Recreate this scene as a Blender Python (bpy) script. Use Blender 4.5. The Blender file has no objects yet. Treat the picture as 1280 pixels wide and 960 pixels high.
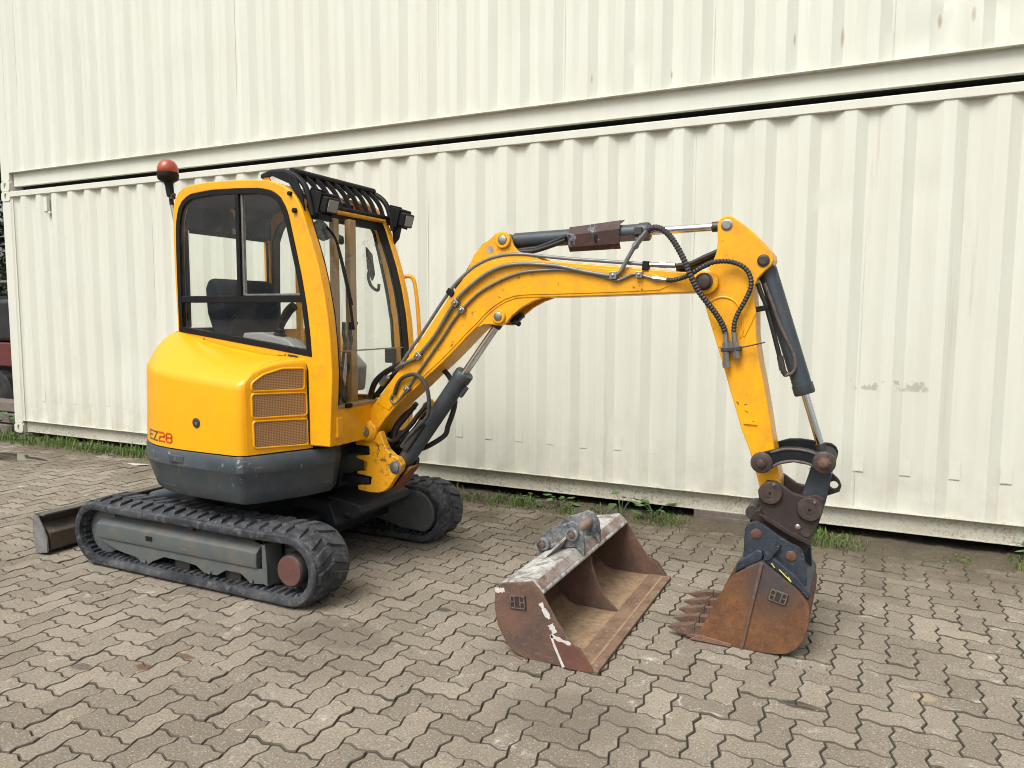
import bpy, bmesh, math, random
from math import sin, cos, pi, radians, sqrt, atan2
from mathutils import Vector, Matrix
random.seed(7)
scene = bpy.context.scene
COL = scene.collection

# ------------------------------------------------------------------ camera
cam = bpy.data.cameras.new('camera')
camo = bpy.data.objects.new('camera', cam)
COL.objects.link(camo)
YAW, PITCH, ROLL = -0.446878, 0.0925738, 0.00506895
fw = Vector((sin(YAW)*cos(PITCH), cos(YAW)*cos(PITCH), -sin(PITCH)))
rt = Vector((cos(YAW), -sin(YAW), 0)); up = rt.cross(fw)
r2 = rt*cos(ROLL)+up*sin(ROLL); u2 = -rt*sin(ROLL)+up*cos(ROLL)
CAMPOS = Vector((0, -5.53345, 1.54906))
M4 = Matrix.Identity(4)
for i in range(3):
    M4[i][0], M4[i][1], M4[i][2], M4[i][3] = r2[i], u2[i], -fw[i], CAMPOS[i]
camo.matrix_world = M4
cam.sensor_width = 36.0
cam.lens = 36*930.942/1280
cam.clip_start = 0.05; cam.clip_end = 1000
scene.camera = camo

# ------------------------------------------------------------------ sky, sun, exposure (bright overcast)
SUN_AZ, SUN_EL = radians(190), radians(56)      # azimuth clockwise from +Y
world = bpy.data.worlds.new('World'); scene.world = world
world.use_nodes = True
wn = world.node_tree; wn.nodes.clear()
sky = wn.nodes.new('ShaderNodeTexSky'); sky.sky_type = 'NISHITA'; sky.sun_disc = False
sky.sun_elevation = SUN_EL; sky.sun_rotation = SUN_AZ
sky.air_density = 1.0; sky.dust_density = 6.0; sky.ozone_density = 1.0
hs = wn.nodes.new('ShaderNodeHueSaturation'); hs.inputs['Saturation'].default_value = 0.22
bg = wn.nodes.new('ShaderNodeBackground'); bg.inputs['Strength'].default_value = 0.120
wo = wn.nodes.new('ShaderNodeOutputWorld')
wn.links.new(sky.outputs[0], hs.inputs['Color']); wn.links.new(hs.outputs[0], bg.inputs[0]); wn.links.new(bg.outputs[0], wo.inputs[0])
sl = bpy.data.lights.new('sun', 'SUN'); sl.energy = 1.5; sl.angle = radians(28); sl.color = (1.0, 0.985, 0.945)
so = bpy.data.objects.new('sun', sl); COL.objects.link(so)
sd = Vector((sin(SUN_AZ)*cos(SUN_EL), cos(SUN_AZ)*cos(SUN_EL), sin(SUN_EL)))
so.rotation_euler = sd.to_track_quat('Z', 'Y').to_euler(); so.location = sd*30
scene.view_settings.view_transform = 'Standard'; scene.view_settings.look = 'None'
scene.view_settings.gamma = 1.0; scene.view_settings.use_curve_mapping = False
scene.view_settings.exposure = 0.62
scene.render.engine = 'CYCLES'
scene.cycles.use_denoising = True
scene.cycles.max_bounces = 6; scene.cycles.diffuse_bounces = 3; scene.cycles.glossy_bounces = 3; scene.cycles.transparent_max_bounces = 16
scene.cycles.use_adaptive_sampling = True; scene.cycles.adaptive_threshold = 0.03; scene.cycles.filter_width = 1.0

# ------------------------------------------------------------------ material helpers
class NT:
    def __init__(s, name):
        s.m = bpy.data.materials.new(name); s.m.use_nodes = True
        s.t = s.m.node_tree; s.t.nodes.clear()
        s.out = s.t.nodes.new('ShaderNodeOutputMaterial')
        s.pos = s.t.nodes.new('ShaderNodeNewGeometry').outputs['Position']
    def n(s, typ, **kw):
        nd = s.t.nodes.new(typ)
        for k, v in kw.items(): setattr(nd, k, v)
        return nd
    def L(s, a, b): s.t.links.new(a, b)
    def setin(s, sock, v):
        if hasattr(v, 'is_output') or isinstance(v, bpy.types.NodeSocket): s.L(v, sock)
        else:
            if sock.type == 'RGBA' and len(v) == 3: v = (*v, 1)
            sock.default_value = v
    def math(s, op, a, b=None, clamp=False):
        nd = s.n('ShaderNodeMath', operation=op, use_clamp=clamp)
        s.setin(nd.inputs[0], a)
        if b is not None: s.setin(nd.inputs[1], b)
        return nd.outputs[0]
    def mix(s, f, a, b, mode='MIX'):
        nd = s.n('ShaderNodeMix', data_type='RGBA', blend_type=mode)
        s.setin(nd.inputs[0], f); s.setin(nd.inputs[6], a); s.setin(nd.inputs[7], b)
        return nd.outputs[2]
    def mapv(s, scale=(1, 1, 1), loc=(0, 0, 0), rot=(0, 0, 0)):
        nd = s.n('ShaderNodeMapping'); s.L(s.pos, nd.inputs[0])
        nd.inputs['Scale'].default_value = scale; nd.inputs['Location'].default_value = loc; nd.inputs['Rotation'].default_value = rot
        return nd.outputs[0]
    def noise(s, scale, detail=4, rough=.55, vec=None, dist=0.0):
        nd = s.n('ShaderNodeTexNoise'); s.L(vec or s.pos, nd.inputs['Vector'])
        nd.inputs['Scale'].default_value = scale; nd.inputs['Detail'].default_value = detail
        nd.inputs['Roughness'].default_value = rough; nd.inputs['Distortion'].default_value = dist
        return nd.outputs['Fac']
    def ramp(s, f, lo, hi, a=0.0, b=1.0):
        nd = s.n('ShaderNodeMapRange'); s.setin(nd.inputs[0], f)
        nd.inputs[1].default_value = lo; nd.inputs[2].default_value = hi; nd.inputs[3].default_value = a; nd.inputs[4].default_value = b
        return nd.outputs[0]
    def xyz(s):
        nd = s.n('ShaderNodeSeparateXYZ'); s.L(s.pos, nd.inputs[0]); return nd.outputs
    def band(s, v, lo, hi, soft):
        return s.math('MULTIPLY', s.ramp(v, lo-soft, lo+soft), s.ramp(v, hi-soft, hi+soft, 1, 0))
    def bsdf(s, color, rough=.5, metal=0.0, bump=None, bstr=.2, bdist=.01, spec=.5, coat=0.0):
        b = s.n('ShaderNodeBsdfPrincipled')
        s.setin(b.inputs['Base Color'], color); s.setin(b.inputs['Roughness'], rough); s.setin(b.inputs['Metallic'], metal)
        b.inputs['Specular IOR Level'].default_value = spec; b.inputs['Coat Weight'].default_value = coat
        b.inputs['Coat Roughness'].default_value = .12
        if bump is not None:
            bn = s.n('ShaderNodeBump'); s.L(bump, bn.inputs['Height']); bn.inputs['Strength'].default_value = bstr; bn.inputs['Distance'].default_value = bdist
            s.L(bn.outputs[0], b.inputs['Normal'])
        s.L(b.outputs[0], s.out.inputs[0]); return s.m

def paint(name, col, dirt=(.12, .09, .05), rough=.38, chips=.0, dirtamt=.25, chipcol=(.035, .025, .02), coat=.25, fade=.12, lowdirt=0.0, scratch=0.0, spec=.5):
    t = NT(name)
    big = t.noise(2.3, 5, .6)
    c = t.mix(t.ramp(big, .35, .75, 0, fade), col, tuple(min(1, x*.78+.02) for x in col))
    d = t.math('MULTIPLY', t.ramp(t.noise(8, 8, .75, dist=.3), .46, .74), dirtamt)
    if lowdirt:
        z = t.xyz()[2]
        d = t.math('ADD', d, t.math('MULTIPLY', t.ramp(t.noise(6, 6, .7), .35, .7), t.ramp(z, .05, lowdirt, .75, 0)), clamp=True)
    c = t.mix(d, c, dirt)
    fine = t.noise(140, 3, .6)
    if scratch:
        s1 = t.ramp(t.noise(9, 5, .6, vec=t.mapv((.5, .5, 7), rot=(.1, .25, 0)), dist=.3), .66, .70)
        s2 = t.ramp(t.noise(7, 5, .6, vec=t.mapv((3.5, 3.5, .8), loc=(4, 2, 0), rot=(0, .5, .2))), .68, .71)
        c = t.mix(t.math('MULTIPLY', t.math('MAXIMUM', s1, s2), scratch), c, (.30, .29, .27))
    r = t.ramp(big, .3, .8, rough, rough+.16)
    if chips > 0:
        w = t.noise(26, 8, .72, dist=.4)
        k = t.math('MULTIPLY', t.ramp(w, .66-chips*.1, .675-chips*.1), t.ramp(t.noise(3.1, 3, .5), .42, .6))
        c = t.mix(k, c, chipcol)
    return t.bsdf(c, r, bump=t.math('ADD', t.noise(18, 4), t.math('MULTIPLY', fine, .25)), bstr=.06, bdist=.004, coat=coat, spec=spec)

def metal(name, col, rough=.35, met=1.0, var=.3):
    t = NT(name)
    n = t.noise(14, 6, .7)
    c = t.mix(t.ramp(n, .4, .75, 0, var), col, (.05, .04, .03))
    return t.bsdf(c, t.ramp(n, .3, .7, rough*.8, rough*1.5), met, bump=t.noise(90, 3), bstr=.05, bdist=.002)

def rust(name, a, b, c3, scale=7.0, rough=.8, scratch=0.0, patch=None, patchcol=None):
    t = NT(name)
    n1 = t.noise(scale, 8, .68, dist=.3); n2 = t.noise(scale*4.5, 6, .7)
    c = t.mix(t.ramp(n1, .38, .62), a, b)
    c = t.mix(t.ramp(n2, .52, .72, 0, .8), c, c3)
    if patch:
        p = t.ramp(t.noise(patch[0], 7, .7, dist=.5), patch[1], patch[1]+.05)
        c = t.mix(t.math('MULTIPLY', p, patch[2]), c, patchcol)
    if scratch:
        sc = t.noise(30, 4, .6, vec=t.mapv((1, 1, 9), rot=(0, .7, 0)))
        c = t.mix(t.ramp(sc, .63, .7, 0, scratch), c, (.45, .42, .38))
    return t.bsdf(c, t.ramp(n2, .3, .7, rough-.15, rough+.1), 0.0, bump=t.math('ADD', n1, n2), bstr=.32, bdist=.005, spec=.35)

YEL = paint('yellow_paint', (.84, .375, .002), chips=.38, dirtamt=.42, rough=.36, coat=.15, spec=.4)
YELW = paint('worn_yellow_paint', (.77, .35, .004), chips=1.25, dirtamt=.4, rough=.45)
YELC = paint('hood_yellow_paint', (.84, .375, .001), chips=.0, dirtamt=.09, rough=.30, coat=.22, fade=.10, spec=.4)
YELB = paint('cab_yellow_paint', (.84, .375, .002), chips=.10, dirtamt=.32, rough=.33, coat=.2, spec=.4)
GREY = paint('grey_counterweight_paint', (.040, .053, .064), dirt=(.14, .12, .095), chips=.35, chipcol=(.38, .36, .31), dirtamt=.35, rough=.42, coat=.1, scratch=.55)
DKP = paint('dark_frame_paint', (.008, .010, .013), dirt=(.06, .052, .04), dirtamt=.4, rough=.5, coat=0, chips=.15, chipcol=(.2, .19, .17), spec=.22)
CYLP = paint('cylinder_paint', (.030, .042, .053), scratch=.3, dirt=(.10, .08, .06), dirtamt=.45, rough=.42, chips=.3, chipcol=(.02, .015, .012), coat=.1)
BEAMP = paint('beam_grey_paint', (.075, .090, .092), dirt=(.15, .118, .08), dirtamt=.95, scratch=.35, rough=.6, coat=0, chips=.35, chipcol=(.11, .06, .035))
BLKPL = paint('black_plastic', (.006, .0065, .008), dirt=(.04, .037, .034), dirtamt=.25, rough=.5, coat=0, spec=.22)
GASK = paint('rubber_gasket', (.005, .0058, .007), dirt=(.03, .03, .03), dirtamt=.2, rough=.5, coat=0, spec=.22)
LINING = paint('cab_lining', (.045, .045, .048), dirt=(.08, .07, .065), dirtamt=.2, rough=.7, coat=0, spec=.22)
SEATM = paint('seat_fabric', (.007, .011, .022), dirt=(.04, .04, .05), dirtamt=.35, rough=.85, coat=0, spec=.22)
CONS = paint('console_plastic', (.30, .30, .29), dirt=(.12, .11, .1), dirtamt=.35, rough=.6, coat=0)
CHROME = metal('chrome_rod', (.75, .75, .76), .14, 1.0, .1)
STEEL = metal('zinc_steel', (.36, .355, .34), .36, .85, .6)
PIPE = metal('painted_pipe', (.20, .205, .20), .42, .5, .35)
DKSTEEL = metal('dark_steel', (.07, .062, .058), .5, .6, .4)
HITCH = rust('hitch_brown_steel', (.030, .022, .020), (.046, .031, .027), (.022, .018, .018), 6, .62)
PINM = rust('pin_cap_steel', (.040, .030, .027), (.075, .05, .04), (.03, .024, .022), 20, .5)
t = NT('rusted_bucket')
n1 = t.noise(6, 9, .72, dist=.4); n2 = t.noise(34, 7, .75); n3 = t.noise(120, 4, .7)
c = t.mix(t.ramp(n1, .36, .64), (.200, .088, .030), (.088, .042, .024))
c = t.mix(t.ramp(n2, .46, .66, 0, .75), c, (.085, .042, .026))
c = t.mix(t.ramp(n3, .55, .7, 0, .5), c, (.30, .15, .06))
bx, by_, bz = t.xyz()
ds = t.math('SQRT', t.math('ADD', t.math('POWER', t.math('MULTIPLY', t.math('ADD', bx, .34), 1.5), 2.0), t.math('POWER', t.math('SUBTRACT', bz, .40), 2.0)))
wm = t.ramp(t.math('ADD', ds, t.math('MULTIPLY', t.math('SUBTRACT', n1, .5), .5)), .12, .26, .92, 0)
c = t.mix(wm, c, t.mix(t.ramp(n2, .4, .65), (.030, .038, .050), (.085, .06, .045)))
RUSTB = t.bsdf(c, t.ramp(n2, .3, .7, .55, .85), bump=t.math('ADD', n1, t.math('ADD', n2, t.math('MULTIPLY', n3, .5))), bstr=.3, bdist=.004, spec=.4)
BKTBLUE = rust('worn_blue_steel', (.016, .024, .036), (.034, .045, .058), (.085, .065, .05), 9, .5, scratch=.5)
RUSTL = rust('rusted_loose_bucket', (.150, .082, .056), (.085, .056, .045), (.185, .098, .060), 8, .8, scratch=.25, patch=(4.3, .6, .55), patchcol=(.19, .175, .16))
t = NT('earthy_bucket_inside')
n1 = t.noise(5, 8, .7, dist=.3); n2 = t.noise(24, 7, .75); n3 = t.noise(90, 4, .7)
gn = t.n('ShaderNodeSeparateXYZ'); t.L(t.n('ShaderNodeNewGeometry').outputs['Normal'], gn.inputs[0])
earth = t.ramp(t.math('ADD', t.math('ABSOLUTE', gn.outputs[2]), t.math('MULTIPLY', t.math('SUBTRACT', n1, .5), .9)), .55, .95)
ca = t.mix(t.ramp(n2, .4, .65), (.32, .225, .140), (.195, .128, .078))
cb = t.mix(t.ramp(n2, .4, .62), (.13, .072, .042), (.075, .045, .032))
c = t.mix(earth, cb, ca)
c = t.mix(t.ramp(n3, .60, .72, 0, .7), c, (.08, .05, .035))
c = t.mix(t.ramp(t.noise(3.1, 6, .7, vec=t.mapv(loc=(2, 7, 1))), .58, .66, 0, .6), c, (.11, .065, .042))
RUSTIN = t.bsdf(c, .9, bump=t.math('ADD', n1, n2), bstr=.4, bdist=.006, spec=.25)
WORNW = rust('worn_white_steel', (.50, .49, .46), (.27, .255, .235), (.13, .08, .055), 10, .6, scratch=.3, patch=(12, .52, .8), patchcol=(.12, .115, .11))
EARW = rust('worn_grey_ear_steel', (.030, .042, .055), (.20, .205, .205), (.40, .385, .36), 8, .55, scratch=.4, patch=(16, .56, .8), patchcol=(.10, .07, .05))
TOOTHM = rust('worn_tooth_steel', (.15, .088, .062), (.10, .058, .042), (.23, .165, .13), 22, .45)
TOOTHD = rust('tooth_steel', (.135, .075, .05), (.075, .045, .034), (.24, .18, .145), 20, .42)
PINR = rust('rusty_pin', (.14, .065, .042), (.09, .045, .034), (.19, .10, .07), 22, .6)
REDHUB = rust('red_oxide_hub', (.125, .052, .042), (.085, .040, .034), (.165, .085, .07), 24, .7)
BRPL = rust('brown_guard_plate', (.055, .026, .021), (.038, .020, .018), (.09, .045, .03), 9, .6, patch=(11, .55, .8), patchcol=(.16, .19, .22))
BLADEM = rust('blade_steel', (.045, .050, .054), (.075, .072, .066), (.15, .115, .085), 7, .65, scratch=.3)
REDP = NT('beacon_red_plastic'); REDP = REDP.bsdf((.36, .065, .03), .32, spec=.6)
LETR = NT('red_letter_print').bsdf((.52, .05, .012), .4)
LETD = NT('dark_letter_print').bsdf((.09, .09, .05), .4)
LENSM = NT('lamp_lens').bsdf((.17, .155, .14), .15, spec=.8)
WHITEM = NT('grease_marker').bsdf((.36, .37, .34), .7)
YMARK = NT('yellow_marker').bsdf((.62, .55, .06), .7)
BLUEP = NT('sticker_print').bsdf((.5, .5, .48), .5)

t = NT('rubber')
n = t.noise(8, 6, .65)
RUBBER = t.bsdf(t.mix(t.ramp(n, .42, .78, 0, .75), (.014, .015, .017), (.07, .066, .06)), t.ramp(n, .3, .7, .5, .75), bump=t.noise(60, 5, .7), bstr=.25, bdist=.004, spec=.25)
t = NT('track_rubber')
n = t.noise(5, 7, .7); n2 = t.noise(22, 5, .7)
c = t.mix(t.ramp(n, .4, .7, 0, .8), (.024, .027, .032), (.100, .106, .114))
c = t.mix(t.ramp(n2, .52, .70, 0, .7), c, (.17, .155, .135))
TRACKM = t.bsdf(c, .72, bump=t.math('ADD', n2, t.noise(70, 4, .7)), bstr=.45, bdist=.006, spec=.2)
t = NT('corrugated_hose')
HOSEC = t.bsdf((.030, .028, .030), .55)
HOSE = NT('black_hose').bsdf((.012, .012, .013), .42)

def glass(name, tint, gl=.9):
    t = NT(name)
    tr = t.n('ShaderNodeBsdfTransparent'); tr.inputs[0].default_value = (*tint, 1)
    gs = t.n('ShaderNodeBsdfGlossy'); gs.inputs['Roughness'].default_value = .02
    ge = t.n('ShaderNodeNewGeometry'); dp = t.n('ShaderNodeVectorMath', operation='DOT_PRODUCT')
    t.L(ge.outputs['Normal'], dp.inputs[0]); t.L(ge.outputs['Incoming'], dp.inputs[1])
    om = t.math('SUBTRACT', 1.0, t.math('ABSOLUTE', dp.outputs['Value']))
    fres = t.math('ADD', t.math('MULTIPLY', t.math('POWER', om, 5.0), .96), .035)
    dirt = t.n('ShaderNodeBsdfDiffuse'); dirt.inputs[0].default_value = (.55, .54, .5, 1)
    m1 = t.n('ShaderNodeMixShader'); t.L(t.math('MULTIPLY', fres, gl), m1.inputs[0]); t.L(tr.outputs[0], m1.inputs[1]); t.L(gs.outputs[0], m1.inputs[2])
    m2 = t.n('ShaderNodeMixShader'); t.L(t.ramp(t.noise(4, 6, .7),   .45, .9, .002, .035), m2.inputs[0]); t.L(m1.outputs[0], m2.inputs[1]); t.L(dirt.outputs[0], m2.inputs[2])
    t.L(m2.outputs[0], t.out.inputs[0]); return t.m
GLASS = glass('cab_glass', (.975, .985, .978), .85)
GLASSD = glass('roof_glass', (.62, .52, .45), .5)

# perforated radiator grille
t = NT('perforated_grille')
gx, gy, gz = t.xyz()
tt_ = t.math('ADD', t.math('MULTIPLY', gx, .3964), t.math('MULTIPLY', gy, .9181))
K_ = 2*pi/.0125
hl_ = t.math('MULTIPLY', t.math('SINE', t.math('MULTIPLY', t.math('ADD', tt_, gz), K_*.7)), t.math('SINE', t.math('MULTIPLY', t.math('SUBTRACT', tt_, gz), K_*.7)))
hole = t.ramp(hl_, .05, .55)
gc = t.mix(t.ramp(t.noise(5, 5), .35, .7), (.42, .235, .095), (.34, .185, .075))
GRILLE = t.bsdf(t.mix(hole, gc, (.085, .045, .02)), .6, bump=hole, bstr=-.4, bdist=.003)

# container paint
def container_mat(name, base, rail=False, spots=1.0):
    t = NT(name)
    st = t.noise(7, 6, .65, vec=t.mapv((1.0, 1.0, .08)))
    bl = t.noise(.9, 5, .6)
    c = t.mix(t.ramp(st, .38, .68, 0, .5), base, tuple(x*f for x, f in zip(base, (.86, .86, .84))))
    c = t.mix(t.ramp(bl, .4, .7, 0, .25), c, tuple(x*f for x, f in zip(base, (.97, .93, .84))))
    x, y, z = t.xyz()
    # sparse rusty scuffs
    rs = t.ramp(t.noise(5.2, 7, .75, vec=t.mapv((1.5, 1, .6)), dist=.5), .715, .735)
    c = t.mix(t.math('MULTIPLY', rs, .65*spots), c, (.30, .16, .07))
    gr = t.ramp(t.noise(38, 5, .7), .71, .76)
    c = t.mix(t.math('MULTIPLY', gr, .28*spots), c, (.16, .14, .11))
    dr = t.math('MULTIPLY', t.ramp(t.noise(16, 5, .7, vec=t.mapv((1, 1, .035), loc=(3, 0, 0))), .60, .70), t.ramp(t.noise(1.3, 3, .5), .42, .60))
    c = t.mix(t.math('MULTIPLY', dr, .26), c, (.33, .27, .18))
    if spots > 1:
        for cx, cz, rx, rz in ((-.25, 3.39, .011, .06), (-.55, 3.42, .007, .04), (.31, 3.405, .012, .04), (.49, 3.41, .012, .045), (-2.0, 3.346, .006, .03), (-1.39, 3.30, .007, .025)):
            q = t.math('ADD', t.math('POWER', t.math('MULTIPLY', t.math('ADD', x, -cx), 1/rx), 2.0), t.math('POWER', t.math('MULTIPLY', t.math('ADD', z, -cz), 1/rz), 2.0))
            c = t.mix(t.ramp(t.math('ADD', q, t.math('MULTIPLY', st, 2.0)), 1.0, 2.6, .6, 0), c, (.30, .185, .09))
    # grime along the foot of the lower container
    low = t.ramp(z, .12, .75, 1, 0)
    c = t.mix(t.math('MULTIPLY', t.math('MULTIPLY', t.ramp(t.noise(6, 7, .7), .4, .7), low), .55), c, (.40, .34, .24))
    if rail:
        sp = t.ramp(t.noise(48, 6, .8), .50, .60)
        sp2 = t.ramp(t.noise(1.6, 4, .6, vec=t.mapv((1, 1, .2))), .34, .56)
        lowr = t.ramp(z, .24, .5, 1, 0)
        c = t.mix(t.math('MULTIPLY', t.math('MULTIPLY', sp, sp2), t.math('MULTIPLY', lowr, .9)), c, (.10, .095, .07))
        c = t.mix(t.math('MULTIPLY', lowr, .38), c, (.36, .33, .25))
    else:
        # torn sticker residue
        bx = t.math('MULTIPLY', t.band(x, -.10, .36, .01), t.band(z, 1.055, 1.125, .004))
        k = t.math('MULTIPLY', bx, t.ramp(t.noise(16, 5, .7), .50, .56))
        c = t.mix(t.math('MULTIPLY', k, .7), c, (.33, .31, .26))
    return t.bsdf(c, t.ramp(bl, .3, .7, .42, .55), bump=t.math('ADD', t.noise(3.0, 3), t.math('MULTIPLY', t.noise(60, 4), .12)), bstr=.10, bdist=.01)
CPAN = container_mat('container_cream_paint', (.618, .624, .546))
CPAN2 = container_mat('upper_container_cream_paint', (.624, .636, .556), spots=1.4)
CRAIL = container_mat('container_rail_paint', (.593, .592, .515), rail=True)
CDARK = NT('container_underside').bsdf((.02, .018, .016), .9)

# concrete paver
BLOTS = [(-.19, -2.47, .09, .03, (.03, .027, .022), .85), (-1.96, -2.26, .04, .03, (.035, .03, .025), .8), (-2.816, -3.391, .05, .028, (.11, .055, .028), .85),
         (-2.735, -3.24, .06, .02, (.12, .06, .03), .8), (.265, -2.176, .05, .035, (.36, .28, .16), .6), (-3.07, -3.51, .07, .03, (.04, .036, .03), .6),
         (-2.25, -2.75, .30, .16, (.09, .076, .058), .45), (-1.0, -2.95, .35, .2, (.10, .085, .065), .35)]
t = NT('concrete_paver')
oi = t.n('ShaderNodeObjectInfo').outputs['Random']
isl = t.n('ShaderNodeNewGeometry').outputs['Random Per Island']
rnd = t.math('FRACT', t.math('ADD', t.math('MULTIPLY', oi, 7.31), t.math('MULTIPLY', isl, 3.77)))
c = t.mix(rnd, (.185, .157, .118), (.285, .246, .191))
c = t.mix(t.ramp(t.noise(1.1, 6, .62), .40, .68, 0, .6), c, (.118, .096, .068))
c = t.mix(t.ramp(t.noise(95, 4, .8), .50, .64, 0, .75), c, (.095, .078, .057))
c = t.mix(t.ramp(t.noise(120, 4, .8, vec=t.mapv(loc=(3, 1, 7))), .55, .66, 0, .75), c, (.50, .46, .40))
wt = t.math('MULTIPLY', t.ramp(t.noise(10, 8, .78, dist=.4), .57, .68), t.ramp(t.noise(1.7, 3, .5, vec=t.mapv(loc=(9, 4, 2))), .45, .62))
c = t.mix(t.math('MULTIPLY', wt, .8), c, (.58, .55, .49))
sp = t.ramp(t.noise(13, 6, .72, vec=t.mapv(loc=(5, 8, 1))), .69, .71)
c = t.mix(t.math('MULTIPLY', sp, .6), c, (.06, .045, .03))
x, y, z_ = t.xyz()
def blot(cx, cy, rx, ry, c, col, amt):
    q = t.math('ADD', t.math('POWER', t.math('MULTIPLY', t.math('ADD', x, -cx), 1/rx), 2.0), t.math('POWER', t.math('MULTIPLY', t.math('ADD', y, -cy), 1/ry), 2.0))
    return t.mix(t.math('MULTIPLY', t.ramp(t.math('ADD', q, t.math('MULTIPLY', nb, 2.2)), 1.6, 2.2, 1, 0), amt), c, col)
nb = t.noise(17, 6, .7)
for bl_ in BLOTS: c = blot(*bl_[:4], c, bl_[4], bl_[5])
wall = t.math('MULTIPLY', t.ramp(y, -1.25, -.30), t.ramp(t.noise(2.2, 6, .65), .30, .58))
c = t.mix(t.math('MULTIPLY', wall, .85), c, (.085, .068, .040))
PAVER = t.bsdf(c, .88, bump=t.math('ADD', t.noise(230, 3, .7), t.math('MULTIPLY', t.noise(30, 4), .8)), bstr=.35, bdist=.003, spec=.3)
t = NT('joint_sand')
c = t.mix(t.ramp(t.noise(6, 6, .7), .4, .65), (.040, .033, .022), (.030, .030, .016))
JOINT = t.bsdf(c, .95, bump=t.noise(120, 4), bstr=.4, bdist=.004)
t = NT('soil')
n = t.noise(5, 8, .7); n2 = t.noise(60, 5, .7)
c = t.mix(t.ramp(n, .35, .65), (.105, .082, .054), (.062, .052, .030))
c = t.mix(t.ramp(n2, .55, .72, 0, .7), c, (.20, .17, .125))
SOIL = t.bsdf(c, .95, bump=t.math('ADD', n, n2), bstr=.6, bdist=.015)
t = NT('far_ground'); FARG = t.bsdf(t.mix(t.noise(.6, 6), (.13, .11, .08), (.20, .17, .13)), .95)
PUD = NT('puddle_water').bsdf((.05, .042, .03), .04, spec=.6)

def leafmat(name, a, b, c3):
    t = NT(name)
    isl = t.n('ShaderNodeNewGeometry').outputs['Random Per Island']
    c = t.mix(isl, a, b); c = t.mix(t.ramp(t.noise(3, 4), .5, .75), c, c3)
    return t.bsdf(c, .6, spec=.3)
GRASS = leafmat('grass_blades', (.065, .12, .022), (.12, .19, .040), (.17, .17, .065))
WEED = leafmat('weed_leaves', (.045, .11, .03), (.09, .17, .05), (.07, .12, .035))
LEAFT = leafmat('hedge_leaves', (.010, .022, .007), (.025, .05, .014), (.018, .03, .010))
BARK = rust('bark', (.05, .038, .026), (.035, .026, .02), (.07, .055, .04), 12, .9)
WOOD = rust('old_timber', (.17, .14, .115), (.12, .10, .085), (.22, .19, .16), 10, .85)
CARRED = paint('red_machine_paint', (.10, .012, .015), dirtamt=.3, rough=.4)
CARBLU = paint('blue_black_paint', (.006, .008, .012), dirtamt=.3, rough=.35)

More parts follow.
